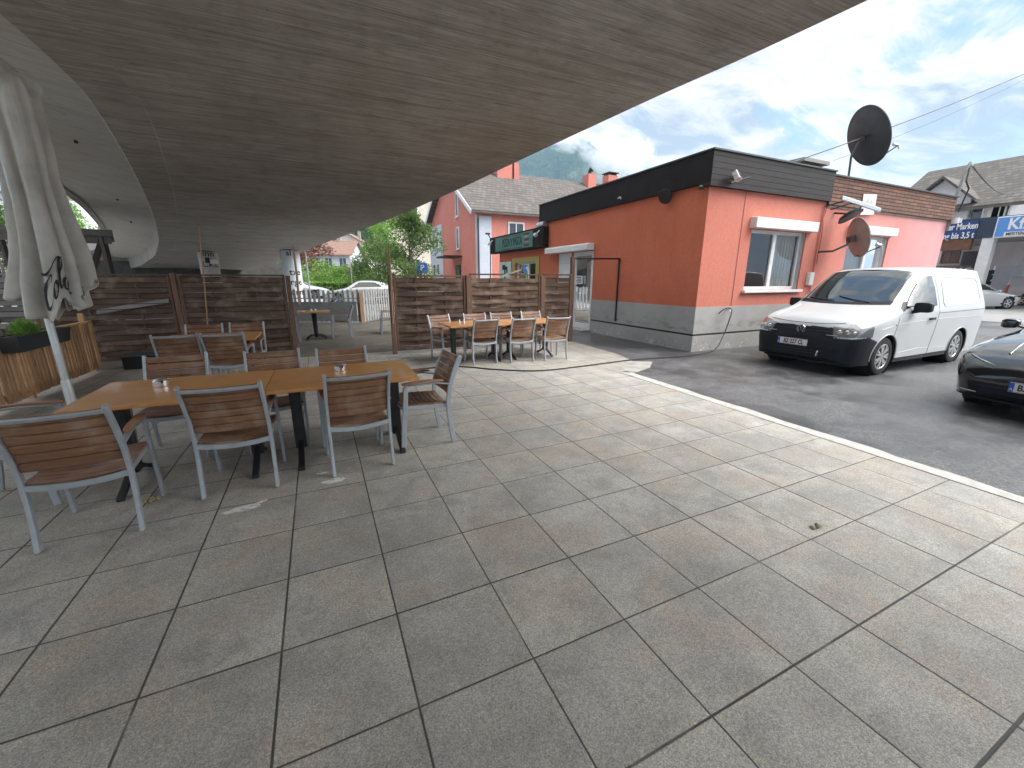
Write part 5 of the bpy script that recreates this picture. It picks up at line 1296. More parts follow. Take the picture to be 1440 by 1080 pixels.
def hatch(label, loc, rz, paint, detail, group=None, dx=.05, plate=None, sty=HATCH, cls=None, wb=(.86, 3.48), rad=.32, cat='car', name='parked_car'):
    t = thing(name, label, cat, loc, rz, group); mm_ = dict(hm if cls is None else vm); mm_['body'] = paint
    sk, ob = car_body(t, sty, dx, 3 if detail else 2, cls or hatch_class, mm_, [(wb[0], rad, rad+.055), (wb[1], rad, rad+.055)])
    for xx in wb:
        for s in (1, -1): m = MB(); m.lathe([(rad+.075, -.28), (rad+.075, 0)], 20, Matrix.Translation((xx, s*(sk.side(xx, .75)-.05), rad)) @ Matrix.Rotation(R(-90*s), 4, 'X'), caps=False); m.lathe([(.001, -.28), (rad+.075, -.28)], 20, Matrix.Translation((xx, s*(sk.side(xx, .75)-.05), rad)) @ Matrix.Rotation(R(-90*s), 4, 'X'), caps=False); m.build('wheel_arch', MT['ink'], t)
    for xx in wb:
        for s in (1, -1): wheel(t, xx, s*(sk.side(xx, .75)-.02), rad, .20, 5, None, detail)
    m = MB(); m.bx(.25, sk.L-.2, -.7, .7, .14, .24); m.build('underbody', MT['ink'], t)
    for s in (-1, 1):
        zb_, bl_, zt_, *_ = sk.par(1.75); y = sk.side(1.75, bl_)
        m = MB(); rings = []
        for u, w_, h_ in ((0, .5, .5), (.02, .9, .9), (.12, 1, 1), (.17, .7, .7)): rings.append([(1.72+(.07*w_ if k in (0, 3) else -.07*w_), s*(y+.06+u), bl_+.09+(.065*h_ if k in (0, 1) else -.065*h_)) for k in range(4)])
        m.loft(rings, True, True); m.tube([(1.74, s*(y-.02), bl_+.03), (1.73, s*(y+.08), bl_+.06)], .02, 6); m.build('mirror', MT[paint], t, bevel=.015, seg=2, smooth=True)
    if detail:
        for s in (-1, 1):
            seam(t, sk, [(1.42, .86), (1.36, .6), (1.50, .24)], sgn=s); seam(t, sk, [(2.62, .93), (2.62, .5), (2.52, .24)], sgn=s)
            m = MB(); m.bar([(sk.front(s*y, .60+.11*max(0, (y-.42)/.4))-.006, s*y, .603+.115*max(0, (y-.42)/.4)) for y in (.44, .52, .60, .68, .74)], .010, .012, (0, 0, 1)); m.build('daytime_light', MT['lamp'], t)
            m = MB(); m.bar([(sk.front(s*y, .27)-.006, s*y, .27) for y in (.52, .58, .64, .70)], .012, .02, (0, 0, 1)); m.build('bumper_trim', MT['chrome'], t)
            m = MB(); m.tube([(x, s*(.42+.12*(x-.2)), sk.top(x, .42+.12*(x-.2))+.001) for x in (.25, .5, .8, 1.1, 1.28)], .012, 6); m.build('bonnet_crease', MT[paint], t, smooth=True)
        m = MB(); m.bar([(sk.front(y, .36)-.005, y, .36) for y in [-.55+1.1*i/14 for i in range(15)]], .012, .012, (0, 0, 1)); m.bar([(sk.front(y, .43)-.004, y, .43) for y in [-.5+1.0*i/14 for i in range(15)]], .010, .01, (0, 0, 1)); m.build('grille_bar', MT['ink'], t)
        em_ = MB(); em_.lathe([(.04, 0), (.045, .006), (.05, 0)], 20, Matrix.Translation((sk.front(0, .53)-.01, 0, .53)) @ Matrix.Rotation(R(-90), 4, 'Y') @ Matrix.Diagonal((1, 1.5, 1, 1)), caps=False); em_.build('emblem', MT['chrome'], t)
    if plate: plate_on(t, plate, (sk.front(0, .40)-.016, .0, .40), (0, -1, 0), (0, 0, 1), .52, .115, 'LEFT', -.19)
    return t
bc = gr(1375, 560)
hatch('glossy black car cut off by the picture edge, nose towards the terrace', (7.21, 1.46, 0), R(-5.6), 'blackpaint', True, None, .022, 'BZ')
# ------------------------------------------------------------------ background houses
def simple_window(parent, c, ax, w, h, fmat='white', bars=True, depth=.05, t=.09, sill=True):
    # c = centre on the wall, ax = direction along the wall; frame + pane
    Mx = frame(c, ax, (0, 0, 1)); m = MB()
    for x0, x1, y0, y1 in ((-w/2-t, w/2+t, h/2, h/2+t), (-w/2-t, w/2+t, -h/2-t, -h/2), (-w/2-t, -w/2, -h/2, h/2), (w/2, w/2+t, -h/2, h/2)): m.bx(x0, x1, y0, y1, -.02, depth)
    if bars: m.bx(-.03, .03, -h/2, h/2, -.01, depth*.7)
    m.v = [tuple(Mx @ Vector(v)) for v in m.v]; f = m.build('window', MT[fmat], parent)
    g = MB(); g.quad(*[Mx @ Vector(p) for p in ((-w/2, -h/2, .012), (w/2, -h/2, .012), (w/2, h/2, .012), (-w/2, h/2, .012))]); g.build('pane', MT['darkglass'], f)
    if sill:
        g = MB(); g.bx(-w/2-t-.04, w/2+t+.04, -h/2-t-.05, -h/2-t-.001, -.02, depth+.05); g.v = [tuple(Mx @ Vector(v)) for v in g.v]; g.build('sill', MT[fmat], f)
    return f
def gable_roof(parent, x0, x1, y0, y1, ze, zr, ridge, mat, ov=.45, th=.14, name='roof'):
    m = MB()
    if ridge == 'X':
        ym = (y0+y1)/2; k = (zr-ze)/(ym-y0); a, b = y0-ov, y1+ov; z = ze-k*ov
        for s in ((a, z, ym, zr), (b, z, ym, zr)): m.prism([(x0-ov, s[0], s[1]), (x0-ov, s[2], s[3]), (x0-ov, s[2], s[3]+th), (x0-ov, s[0], s[1]+th)], (x1-x0+2*ov, 0, 0))
    else:
        xm = (x0+x1)/2; k = (zr-ze)/(xm-x0); a, b = x0-ov, x1+ov; z = ze-k*ov
        for s in ((a, z, xm, zr), (b, z, xm, zr)): m.prism([(s[0], y0-ov, s[1]), (s[2], y0-ov, s[3]), (s[2], y0-ov, s[3]+th), (s[0], y0-ov, s[1]+th)], (0, y1-y0+2*ov, 0))
    return m.build(name, mat, parent)
def gable_walls(parent, x0, x1, y0, y1, ze, zr, ridge, mat, name='wall'):
    m = MB(); 
    if ridge == 'X':
        ym = (y0+y1)/2; m.prism([(x0, y0, 0), (x0, y1, 0), (x0, y1, ze), (x0, ym, zr), (x0, y0, ze)], (x1-x0, 0, 0))
    else:
        xm = (x0+x1)/2; m.prism([(x0, y0, 0), (x1, y0, 0), (x1, y0, ze), (xm, y0, zr), (x0, y0, ze)], (0, y1-y0, 0))
    return m.build(name, mat, parent)

# salmon house with the grey tiled roof
hx, hy = 9.03, 24.48
ph = thing('salmon_house', 'two-storey salmon house with grey tiled roof, white corners and red chimneys', 'house')
gable_walls(ph, hx, 24.5, hy, 35.7, 5.5, 8.85, 'X', MT['pink'])
gable_roof(ph, hx, 24.5, hy, 35.7, 5.62, 8.98, 'X', MT['rooftile'], .42)
m = MB(); m.bx(hx+.18, hx+.98, hy-.03, hy+.02, 0, 5.25); m.bx(hx-.02, hx+.06, hy-.028, hy+.1, 0, 5.3); m.build('corner_band', MT['bluewhite'], ph)
m = MB(); m.bx(hx-.03, hx+.02, 32.0, 35.7, 0, 5.6); m.build('side_bay', MT['bluewhite'], ph)
m = MB(); m.tube([(hx+.10, hy-.09, 0), (hx+.10, hy-.09, 5.1)], .05, 8); m.build('downpipe', MT['planter'], ph)
m = MB(); m.bar([(hx-.45, hy-.36, 5.42), (24.8, hy-.36, 5.42)], .11, .11, (0, 0, 1)); m.build('gutter', MT['concrete'], ph)
for s in (1, -1):
    m = MB(); ym = (hy+35.7)/2; a = (hx-.47, ym+s*(ym-hy+.42), 5.62-.598*.42+.0); b = (hx-.47, ym, 8.98); m.bar([a, b], .05, .24, (1, 0, 0)); m.build('verge_board', MT['white'], ph)
for c, w, h in (((hx-.005, 28.05, 6.35), .42, 1.30), ((hx-.005, 28.05, 4.25), .42, 1.25)): simple_window(ph, c, (0, -1, 0), w, h, 'white', False)
for yy, zz in ((34.4, 4.4), (33.3, 4.4), (34.4, 2.3), (33.3, 2.3)): simple_window(ph, (hx-.035, yy, zz), (0, -1, 0), .5, .8, 'white', False, .03, .06)
for xx in (11.68, 14.6, 17.6): simple_window(ph, (xx, hy-.005, 4.42), (1, 0, 0), .95, 1.0, 'white', True)
for xx in (11.68, 14.6, 17.6): simple_window(ph, (xx, hy-.005, 1.9), (1, 0, 0), .95, 1.1, 'white', True)
m = MB(); m.bx(hx-1.15, hx-.001, 27.3, 29.6, 2.98, 3.10); m.build('door_canopy', MT['darkwood'], ph)
m = MB(); m.bx(hx-.06, hx-.001, 27.6, 28.7, .05, 2.5); d = m.build('door', MT['darkwood'], ph)
m = MB(); m.bx(hx-.075, hx-.061, 27.8, 28.5, .5, 2.3); m.build('pane', MT['darkglass'], d)
for px, w, h, cap in ((708, 1.3, 1.5, 0), (722, .55, 1.0, 1), (829, .75, .9, 1), (858, .9, 1.05, 2)):
    c = plY(px, 250, 29.6); m = MB(); m.bx(c.x-w/2, c.x+w/2, 29.2, 30.0, 8.4, 8.95+h*.72); ch_ = m.build('chimney', MT['pink'], ph)
    m = MB(); zt = 8.95+h*.72
    if cap == 1: m.tube([(c.x, 29.6, zt), (c.x, 29.6, zt+.25), (c.x+.12, 29.5, zt+.40)], [.14, .14, .22], 12)
    elif cap == 2:
        m.bx(c.x-w/2-.05, c.x+w/2+.05, 29.1, 30.1, zt+.14, zt+.2); m.bx(c.x-.4, c.x-.34, 29.3, 29.9, zt, zt+.14); m.bx(c.x+.34, c.x+.4, 29.3, 29.9, zt, zt+.14)
    else: m.bx(c.x-w/2-.04, c.x+w/2+.04, 29.15, 30.05, zt, zt+.08)
    m.build('chimney_cap', MT['blackmetal'], ch_)
lp = thing('yard_lamp', 'thin dark lamp post against the salmon house corner', 'lamp post', (plY(690, 390, 20.5).x, 20.5, 0))
m = MB(); m.tube([(0, 0, 0), (0, 0, 3.6), (-.10, 0, 3.78)], .028, 8); m.build('post', MT['blackmetal'], lp)
m = MB(); m.box((-.14, 0, 3.82), (.22, .12, .08)); m.build('lamp_head', MT['blackmetal'], lp)

# tall cream block and white low house behind the tree
cb = thing('cream_apartment_block', 'tall plain cream apartment block partly hidden by the overhead ramp', 'apartment block')
a = at(551, 390, 52)
m = MB(); m.bx(a.x, a.x+16, a.y, a.y+14, 0, 16); m.build('wall', MT['cream'], cb)
for k in range(4):
    for j in range(3): simple_window(cb, (a.x+3.0+j*4.2, a.y-.005, 3.2+k*3.1), (1, 0, 0), 1.1, 1.4, 'white', True)
    for j in range(3): simple_window(cb, (a.x-.005, a.y+2.2+j*4.0, 3.2+k*3.1), (0, -1, 0), .8, 1.3, 'white', False)
m = MB(); m.bx(a.x-.3, a.x+16.3, a.y-.3, a.y+14.3, 16, 16.3); m.build('roof', MT['concrete'], cb)
def house(c, w, d, ze, zr, ridge, wall, roof, label, wins=2, floors=2, grp=None, rz=0, balcony=False):
    t = thing('hillside_house', label, 'house', c, rz, grp)
    gable_walls(t, -w/2, w/2, -d/2, d/2, ze, zr, ridge, wall); gable_roof(t, -w/2, w/2, -d/2, d/2, ze+.1, zr+.12, ridge, roof, .6, .2)
    for f in range(floors):
        for k in range(wins): simple_window(t, (-w/2+w*(k+.5)/wins, -d/2-.01, ze*(f+.55)/floors), (1, 0, 0), min(1.3, w/wins*.5), ze/floors*.48, 'white', True, .05, .08, False)
        simple_window(t, (-w/2-.01, 0, ze*(f+.55)/floors), (0, -1, 0), 1.0, ze/floors*.45, 'white', True, .05, .08, False)
    if balcony:
        m = MB(); m.bx(-w/2+.3, w/2-.3, -d/2-1.3, -d/2-.001, ze*.5-.15, ze*.5); b = m.build('balcony', MT['concrete'], t)
        m = MB(); m.bx(-w/2+.3, w/2-.3, -d/2-1.34, -d/2-1.28, ze*.5, ze*.5+.95); m.build('railing', MT['planter'], b)
    m = MB(); m.bx(w*.18, w*.18+.7, -.4, .3, ze, zr+1.0); m.build('chimney', MT['concrete'], t)
    return t
GH = 'houses up the green hillside'
def on(px, py, D): 
    p = at(px, py, D); return p
p = on(466, 385, 88); house((p.x, p.y, -.3), 11, 9, 6.4, 9.0, 'X', MT['whitewall'], MT['redtile'], 'white hillside house with red roof and dark balcony over the shrubs', 4, 2, GH, R(-22), True)
p = on(497, 368, 125); house((p.x, p.y, 4.5), 11, 9, 6.0, 9.2, 'Y', MT['cream'], MT['redtile'], 'cream hillside house with brown gable right of the white balcony house', 3, 2, GH, R(-20))
p = on(483, 362, 160); house((p.x, p.y, 8.0), 10, 8, 5.0, 8.0, 'X', MT['cream'], MT['redtile'], 'small cream hillside house higher up, half hidden under the ramp edge', 3, 1, GH, R(-15))
p = on(516, 360, 150); house((p.x, p.y, 5.5), 14, 9, 5.0, 8.0, 'X', MT['whitewall'], MT['rooftile'], 'pale hillside house with grey roof just left of the tall tree crown', 4, 1, GH, R(-25))
p = on(93, 330, 78); ab_ = thing('white_apartment_house', 'white apartment house glimpsed between parasol and ramp edge', 'apartment house', (p.x, p.y, 0), R(-20))
m = MB(); m.bx(-7, 3.0, -5, 5, 0, 15); m.build('wall', MT['whitewall'], ab_)
for k in range(5):
    for j in range(3): simple_window(ab_, (-5.2+j*3.2, -5.01, 2.0+k*2.8), (1, 0, 0), 1.2, 1.3, 'white', True, .05, .08, False)
m = MB(); m.bx(-7.4, 3.4, -5.4, 5.4, 15, 15.3); m.build('roof', MT['redtile'], ab_)
p = on(112, 330, 110); house((p.x+3, p.y, 0), 9, 8, 9.0, 13.0, 'Y', MT['pink'], MT['redtile'], 'pinkish far house beside the white apartment house, under the ramp edge', 3, 3, None, R(-15))

# ---- white house with grey roof on the right, its shop front, and the workshop canopy
rh = thing('white_gabled_house', 'white two-storey house with big grey tiled roof and a small cross gable', 'house')
RX = 45.0
ya, yb = plX(1423, 290, RX).y, plX(1262, 290, RX).y
ze = plX(1395, 285, RX).z; D_ = 12; zr = plX(1428, 225, RX+D_/2).z
gable_walls(rh, RX, RX+D_, ya, yb, ze, zr-.1, 'Y', MT['whitewall']); gable_roof(rh, RX, RX+D_, ya, yb, ze+.1, zr, 'Y', MT['rooftiley'], .9, .25)
c = plX(1322, 290, RX-.2); m = MB(); w = 3.5
m.prism([(RX-.4, c.y-w/2, ze-1.0), (RX-.4, c.y+w/2, ze-1.0), (RX-.4, c.y+w/2, ze+.45), (RX-.4, c.y, ze+2.0), (RX-.4, c.y-w/2, ze+.45)], (4.5, 0, 0)); m.build('cross_gable', MT['whitewall'], rh)
m = MB()
for s in (1, -1): m.prism([(RX-.9, c.y+s*(w/2+.4), ze+.12), (RX-.9, c.y, ze+2.05), (RX-.9, c.y, ze+2.25), (RX-.9, c.y+s*(w/2+.4), ze+.32)], (6.2, 0, 0))
m.build('cross_roof', MT['rooftiley'], rh)
for px, py in ((1354, 294), (1405, 299), (1338, 356)):
    q = plX(px, py, RX); simple_window(rh, (RX-.005, q.y, q.z), (0, -1, 0), .9, 1.25, 'brown' if py > 340 else 'white', True)
q = plX(1420, 292, RX); 
for dy in (-.5, -1.6): simple_window(rh, (RX-.005, ya+2.2+dy, q.z-.2), (0, -1, 0), .6, 1.7, 'white', False)
q = plX(1362, 369, RX); m = MB(); m.bx(RX-.12, RX-.001, q.y-.4, q.y+.4, q.z-1.0, q.z+.8); m.build('shutter', MT['planter'], rh)
b0, b1 = plX(1310, 382, RX-.3), plX(1366, 381, RX-.3); m = MB(); m.bx(RX-.4, RX-.001, b1.y, b0.y, b1.z-.45, b1.z+.42); fs = m.build('shop_fascia', M('taupe_fascia', (.20, .15, .125), (.17, .13, .11)), rh)
text('TRENDENMODE'[-6:], .66, MT['inkwhite'], fs, frame((RX-.41, (b1.y*.80+b0.y*.20), b1.z-.02), (0, -1, 0), (0, 0, 1)), 'lettering', .01, 'CENTER', 1.15, 1.0, .012)
m = MB(); m.bx(RX-.15, RX-.001, b1.y+.3, b0.y, .2, b1.z-.55); m.build('shop_window', MT['darkglass'], rh)
g2 = thing('grey_roofed_house', 'grey roofed house at the picture edge behind the white gabled house', 'house')
y2 = ya-3.5
gable_walls(g2, RX+3, RX+15, y2-9, y2, ze-.2, ze+4.4, 'Y', M('peach_render', (.70, .45, .33), (.64, .41, .30))); gable_roof(g2, RX+3, RX+15, y2-9, y2, ze-.1, ze+4.5, 'Y', MT['rooftiley'], .8, .25)
simple_window(g2, (RX+2.99, y2-2, ze-1.2), (0, -1, 0), .9, 1.3); 

# workshop canopy
CX = 36.0
t0, t1 = plX(1329, 313, CX), plX(1440, 302, CX); bt = plX(1330, 338, CX).z; tp_ = plX(1385, 306, CX).z
wk = thing('workshop_canopy', 'car workshop canopy with navy fascia on white columns', 'canopy')
ye = t0.y+2.0; yw = t1.y-6
m = MB(); m.bx(CX, CX+.3, yw, ye, bt, tp_); m.build('fascia', flat('navy_fascia', (.022, .040, .075), .45), wk)
m = MB(); m.bx(CX+.3, CX+9, yw, ye, bt+.05, tp_-.05); m.build('canopy_roof', MT['concrete'], wk)
bn = MB(); q0, q1 = plX(1323, 330, CX), plX(1374, 322, CX); bn.bx(CX-.06, CX-.001, q1.y, ye-.1, bt+.08, tp_-.12); bn = bn.build('banner', MT['signblue'], wk)
for k, s in enumerate(('en aller Marken', 'rüfung bis 3,5 t', 'del')): text(s, .50, MT['inkwhite'], bn, frame((CX-.07, q1.y+.35+(q0.y-q1.y)*1.0, tp_-.42-k*.52), (0, -1, 0), (0, 0, 1)), 'lettering', .01, 'LEFT', (.62), 1.0, .010)
m = MB(); m.bx(CX-.02, CX+.31, q1.y+.1, ye, bt-.62, bt-.001); m.build('brown_soffit_board', MT['brown'], wk)
kz = plX(1402, 320, CX); ky1 = plX(1440, 318, CX).y-1.2
m = MB(); m.bx(CX-.25, CX-.001, ky1, kz.y, kz.z-.58, kz.z+.55); kb = m.build('sign_box', MT['inkwhite'], wk, bevel=.02)
m = MB(); m.bx(CX-.262, CX-.251, ky1+.06, kz.y-.06, kz.z-.53, kz.z+.50); m.build('sign_face', MT['signlight'], kb)
m = MB(); m.bx(CX-.268, CX-.263, ky1+.06, kz.y-.42, kz.z-.53, kz.z-.30); m.build('sign_stripe', MT['inkwhite'], kb)
text('Kfz', .85, MT['inkwhite'], kb, frame((CX-.27, kz.y-.48, kz.z+.10), (0, -1, 0), (0, 0, 1)), 'lettering', .01, 'LEFT', .78, 1.0, .02)
text('MEISTERBETRIEB', .22, MT['ink'], kb, frame((CX-.275, kz.y-.5, kz.z-.42), (0, -1, 0), (0, 0, 1)), 'lettering', .006, 'LEFT', .8, 1.0, .004)
for px, w in ((1380, .5),):
    q = plX(px, 380, CX+.3); m = MB(); m.bx(CX+.05, CX+.05+w, q.y-w/2, q.y+w/2, 0, bt); m.build('column', MT['white'], wk)
q0, q1 = plX(1396, 390, CX+6), plX(1424, 390, CX+6); m = MB(); m.bx(CX+6, CX+9, q1.y, q0.y, 0, bt+.05); m.build('wall_pier', MT['bluewhite'], wk)
bw = plX(1372, 375, CX+9)
m = MB(); m.bx(CX+5.9, CX+6.2, yw, q0.y+.2, plX(1400, 374, CX+6).z, bt+.04); m.build('header_wall', MT['whitewall'], wk)
gp = thing('yard_wall', 'pale low wall behind the white car at the picture edge', 'wall'); m = MB(); q = at(1428, 390, 58); m.bx(q.x, q.x+.3, q.y-12, q.y+.5, 0, 3.0); m.build('panel', MT['cream'], gp)
m = MB(); m.bx(q.x-.03, q.x+.33, q.y-12.02, q.y+.52, 3.0, 3.12); m.build('coping', MT['concrete'], gp)
gs = thing('pharmacy_sign', 'small dark sign with green symbol behind the silver car', 'sign', plX(1381, 391, RX-1.0)); m = MB(); m.bx(-.08, .05, -1.5, 1.5, -.5, .55); m.build('board', MT['ink'], gs)
m = MB(); m.box((-.10, .15, .0), (.04, .5, .95), Matrix.Rotation(R(16), 3, 'X')); m.build('green_mark', flat('sign_green', (.01, .35, .14), .4), gs)
text('EZI'[0], .7, MT['inkwhite'], gs, frame((-.1, .85, 0), (0, -1, 0), (0, 0, 1)), 'lettering', .01); text('ZI', .7, MT['inkwhite'], gs, frame((-.1, -.75, 0), (0, -1, 0), (0, 0, 1)), 'lettering', .01)

def van_rear_class(x, y, z, sk, j):
    zb, belt, zt, ws, wb, wr, c_ = sk.par(x)
    if x > 4.36 and 1.18 < z < 1.58 and y < .66: return 'rear_window'
    if x > 4.30 and .78 < z < 1.22 and y > .74: return 'tail_lamp'
    if x > 4.2 and z < .55: return 'bumper'
    return van_class(x, y, z, sk, j)
vm.update({'rear_window': 'carglass', 'tail_lamp': 'redlamp'})
GD = 'cars parked in the distance'
q = gr(1391, 429); hatch('silver car seen from behind beyond the rear of the white van', (q.x-3.6, q.y-1.6, 0), R(156), 'silverpaint', False, GD, .09)
q = gr(1437, 431); hatch('white van with red tail lamp cut by the picture edge', (q.x+1.4, q.y-3.3, 0), R(80), 'vanpaint', False, GD, .09, None, VAN, van_rear_class, (.88, 3.6), .32)
sc_ = thing('scooter', 'small pale motor scooter parked beyond the silver car', 'scooter', gr(1414, 427), R(60))
m = MB(); m.bar([(-.55, 0, .45), (-.35, 0, .72), (.0, 0, .74), (.08, 0, .35), (.38, 0, .30), (.52, 0, .85)], .22, .16, (0, 1, 0)); m.build('body', MT['silverpaint'], sc_, bevel=.03)
m = MB(); m.bar([(-.5, 0, .78), (-.1, 0, .80)], .24, .10, (0, 1, 0)); m.build('saddle', MT['ink'], sc_, bevel=.03)
for xx in (-.5, .62):
    m = MB(); m.lathe([(.12, -.05), (.24, -.06), (.26, 0), (.24, .06), (.12, .05)], 20, Matrix.Translation((xx, 0, .26)) @ Matrix.Rotation(R(90), 4, 'X')); m.build('wheel', MT['rubber'], sc_, smooth=True)
m = MB(); m.tube([(.62, 0, .26), (.50, 0, .95), (.44, 0, 1.02)], .03, 8); m.tube([(.44, -.32, 1.05), (.46, 0, 1.0), (.44, .32, 1.05)], .018, 6); m.build('handlebar', MT['ink'], sc_)
# cars past the picket fence
q = at(441, 407, 33); hatch('white car parked right behind the white pier', (q.x+1.1, q.y+1.2, 0), R(162), 'vanpaint', False, GD, .09)
q = at(510, 409, 27); hatch('pale silver car with dark windows behind the picket gate', (q.x-2.2, q.y+.9, 0), R(-12), 'silverpaint', False, GD, .09)
q = at(524, 402, 39); hatch('white car half hidden behind the silver car by the hedge', (q.x-2.2, q.y+.9, 0), R(-16), 'vanpaint', False, GD, .09)

# ------------------------------------------------------------------ picket fence and gate
def picket(name, pts, label, h, sp, grp=None, pointed=True):
    o = thing(name, label, 'fence', (0, 0, 0)); m = MB(); rail = MB()
    for a, b in zip(pts, pts[1:]):
        a, b = Vector(a), Vector(b); L = (b-a).length; d = (b-a).normalized(); n = int(L/sp); rz = Matrix.Rotation(math.atan2(d.y, d.x), 3, 'Z')
        for k in range(n+1):
            c = a+d*(k*L/n); hh = h*(1+.03*math.sin(k*2.3)); w = .042
            m.prism([c+rz @ Vector((-w, 0, .06)), c+rz @ Vector((w, 0, .06)), c+rz @ Vector((w, 0, hh-.06)), c+rz @ Vector((0, 0, hh)), c+rz @ Vector((-w, 0, hh-.06))], rz @ Vector((0, .022, 0)))
        for z in (.25, h*.74): rail.bar([a+rz @ Vector((0, .04, z)), b+rz @ Vector((0, .04, z))], .035, .07, (0, 0, 1))
    m.build('pickets', MT['picket'], o); rail.build('rail', MT['picket'], o); return o
pk = picket('picket_fence', [(-2.6, 17.9, 0), (-.93, 17.0, 0), (1.30, 16.05, 0)], 'grey picket fence behind the small yard table', 1.22, .17)
m = MB(); m.bar([(-2.4, 17.62, .42), (1.25, 15.96, .42)], .03, .55, (0, 0, 1)) ; 
m = MB(); d = Vector((3.7, -1.66, 0)).normalized(); nrm = Vector((d.y, -d.x, 0))*.05
a = Vector((-2.5, 17.75, 0))+nrm; b = Vector((1.25, 15.98, 0))+nrm; m.prism([a+Vector((0, 0, .10)), b+Vector((0, 0, .10)), b+Vector((0, 0, .78)), a+Vector((0, 0, .78))], nrm*.4); m.build('wind_sheet', M('grey_wind_sheet', (.24, .24, .235), (.18, .18, .175), 3, rough=.7), pk)
picket('picket_gate', [(1.50, 15.97, 0), (2.75, 17.4, 0)], 'grey picket gate standing open beside its brown post', 1.22, .15)
picket('picket_fence', [(2.9, 17.6, 0), (7.4, 18.3, 0)], 'grey picket fence running on behind the wide woven panel', 1.22, .17)
m = MB(); m.bx(-.06, .06, -.06, .06, 0, 1.12); tag(m.build('gate_post', MT['stick'], None, (1.40, 15.98, 0), bevel=.008), 'light brown wooden post of the picket gate', 'post')

# dark timber shelter with braces
a = at(158, 326, 15.5); b = at(100, 318, 15.5); s0 = at(142, 360, 15.5)
sh = thing('timber_shelter', 'dark timber shelter roof on braced posts behind the woven fence', 'shelter')
zt = a.z+.04; m = MB(); dx = (a-b); dx.z = 0; dx.normalize(); per = Vector((a.x, a.y, 0)).normalized()
pl_ = a+dx*.0; qz = Vector((0, 0, 1))
m.prism([pl_+qz*-.16, pl_-dx*5.5+qz*.12, pl_-dx*5.5+qz*.30, pl_+qz*.06], per*3.2); m.build('roof', MT['darkwood'], sh)
for off in (0.42, 4.6):
    for dp_ in (.15, 2.8):
        p_ = pl_-dx*off+per*dp_; m = MB(); m.bar([(p_.x, p_.y, 0), (p_.x, p_.y, zt-.12)], .14, .14, tuple(dx)); m.build('post', MT['darkwood'], sh)
        m = MB(); m.bar([(p_.x, p_.y, zt-.14), tuple(Vector((p_.x, p_.y, .9))-dx*1.25)], .10, .10, tuple(per)); m.build('brace', MT['darkwood'], sh)
m = MB(); q_ = pl_-dx*.1+per*.15; m.bar([q_+qz*-.28, q_-dx*5.2+qz*-.10], .12, .26, tuple(per)); m.build('beam', MT['darkwood'], sh)
# dark low chest by the fence
dk = thing('garden_chest', 'dark low storage chest against the woven fence by the larch screen', 'chest', (-3.0, 9.62, .004))
m = MB(); m.bx(-.30, .50, -.20, .25, 0, .22); m.build('box', MT['ink'], dk, bevel=.01)
m = MB(); m.bx(-.32, .52, -.22, .27, .22, .25); m.build('lid', MT['planter'], dk, bevel=.01)

# signs and posts in the lot
q = at(594, 377, 21); ps_ = thing('parking_sign', 'square blue parking sign with a white P in front of the tree', 'sign', (q.x, q.y, 0), -YAW)
m = MB(); m.tube([(0, 0, 0), (0, 0, q.z+.3)], .03, 8); m.build('post', MT['alu'], ps_)
m = MB(); m.bx(-.24, .24, -.05, -.03, q.z-.24, q.z+.24); m.build('board', flat('traffic_blue', (.02, .10, .50), .35), ps_)
text('P', .38, MT['inkwhite'], ps_, frame((0, -.056, q.z), (1, 0, 0), (0, 0, 1)), 'lettering', .004, 'CENTER', 1, 1, .008)
q = at(494, 385, 30); m = MB(); m.tube([(0, 0, 0), (0, 0, 2.9)], .03, 8); tag(m.build('sign_post', MT['alu'], None, (q.x, q.y, 0)), 'bare thin metal post in front of the bright shrubs', 'post')
q = at(433, 385, 24); m = MB(); m.tube([(0, 0, 0), (0, 0, 3.3)], .04, 8); dp2 = m.build('rain_pipe', MT['concrete'], None, (q.x, q.y, 0)); tag(dp2, 'grey upright pipe standing close beside the white pier', 'pipe')

# ------------------------------------------------------------------ trees and shrubs
def tree(name, label, base, h, crown_r, leaf, seed, n=5200, lsize=.16, cat='tree', trunk_h=.35, grp=None, shape=1.15, clumps=26, tr=.10):
    r = random.Random(seed); t = thing(name, label, cat, base, 0, grp); m = MB()
    th = h*trunk_h; top = Vector((r.uniform(-.1, .1), r.uniform(-.1, .1), h*.86))
    m.tube([(0, 0, -.1), (0, 0, th*.5), (top.x*.4, top.y*.4, th), (top.x*.8, top.y*.8, h*.65), tuple(top)], [tr*1.25, tr, tr*.8, tr*.45, tr*.12], 9)
    C_ = []
    for k in range(clumps):
        a = r.uniform(0, 6.283); v = r.uniform(0, 1)**.8; z = th*.85+(h-th*.85)*v
        prof = math.sin(math.pi*min(1, (.14+.86*v))**.85)**.75 if v < .97 else .15
        rr = crown_r*prof*r.uniform(.25, .95); c = Vector((math.cos(a)*rr, math.sin(a)*rr, z)); C_.append(c)
        s = Vector((top.x*.5, top.y*.5, max(th*.7, z-rr*.75))); m.tube([s, s.lerp(c, .55)+Vector((0, 0, .12*rr)), c], [tr*.42, tr*.25, tr*.06], 5)
    m.build('trunk', MT['bark'], t, smooth=True)
    m = MB()
    for c in C_:
        q = crown_r*r.uniform(.20, .42); leaves(m, c, (q*shape, q*shape, q*.78), int(n/clumps), lsize, r)
    m.build('crown', MT[leaf], t, fix=False); return t
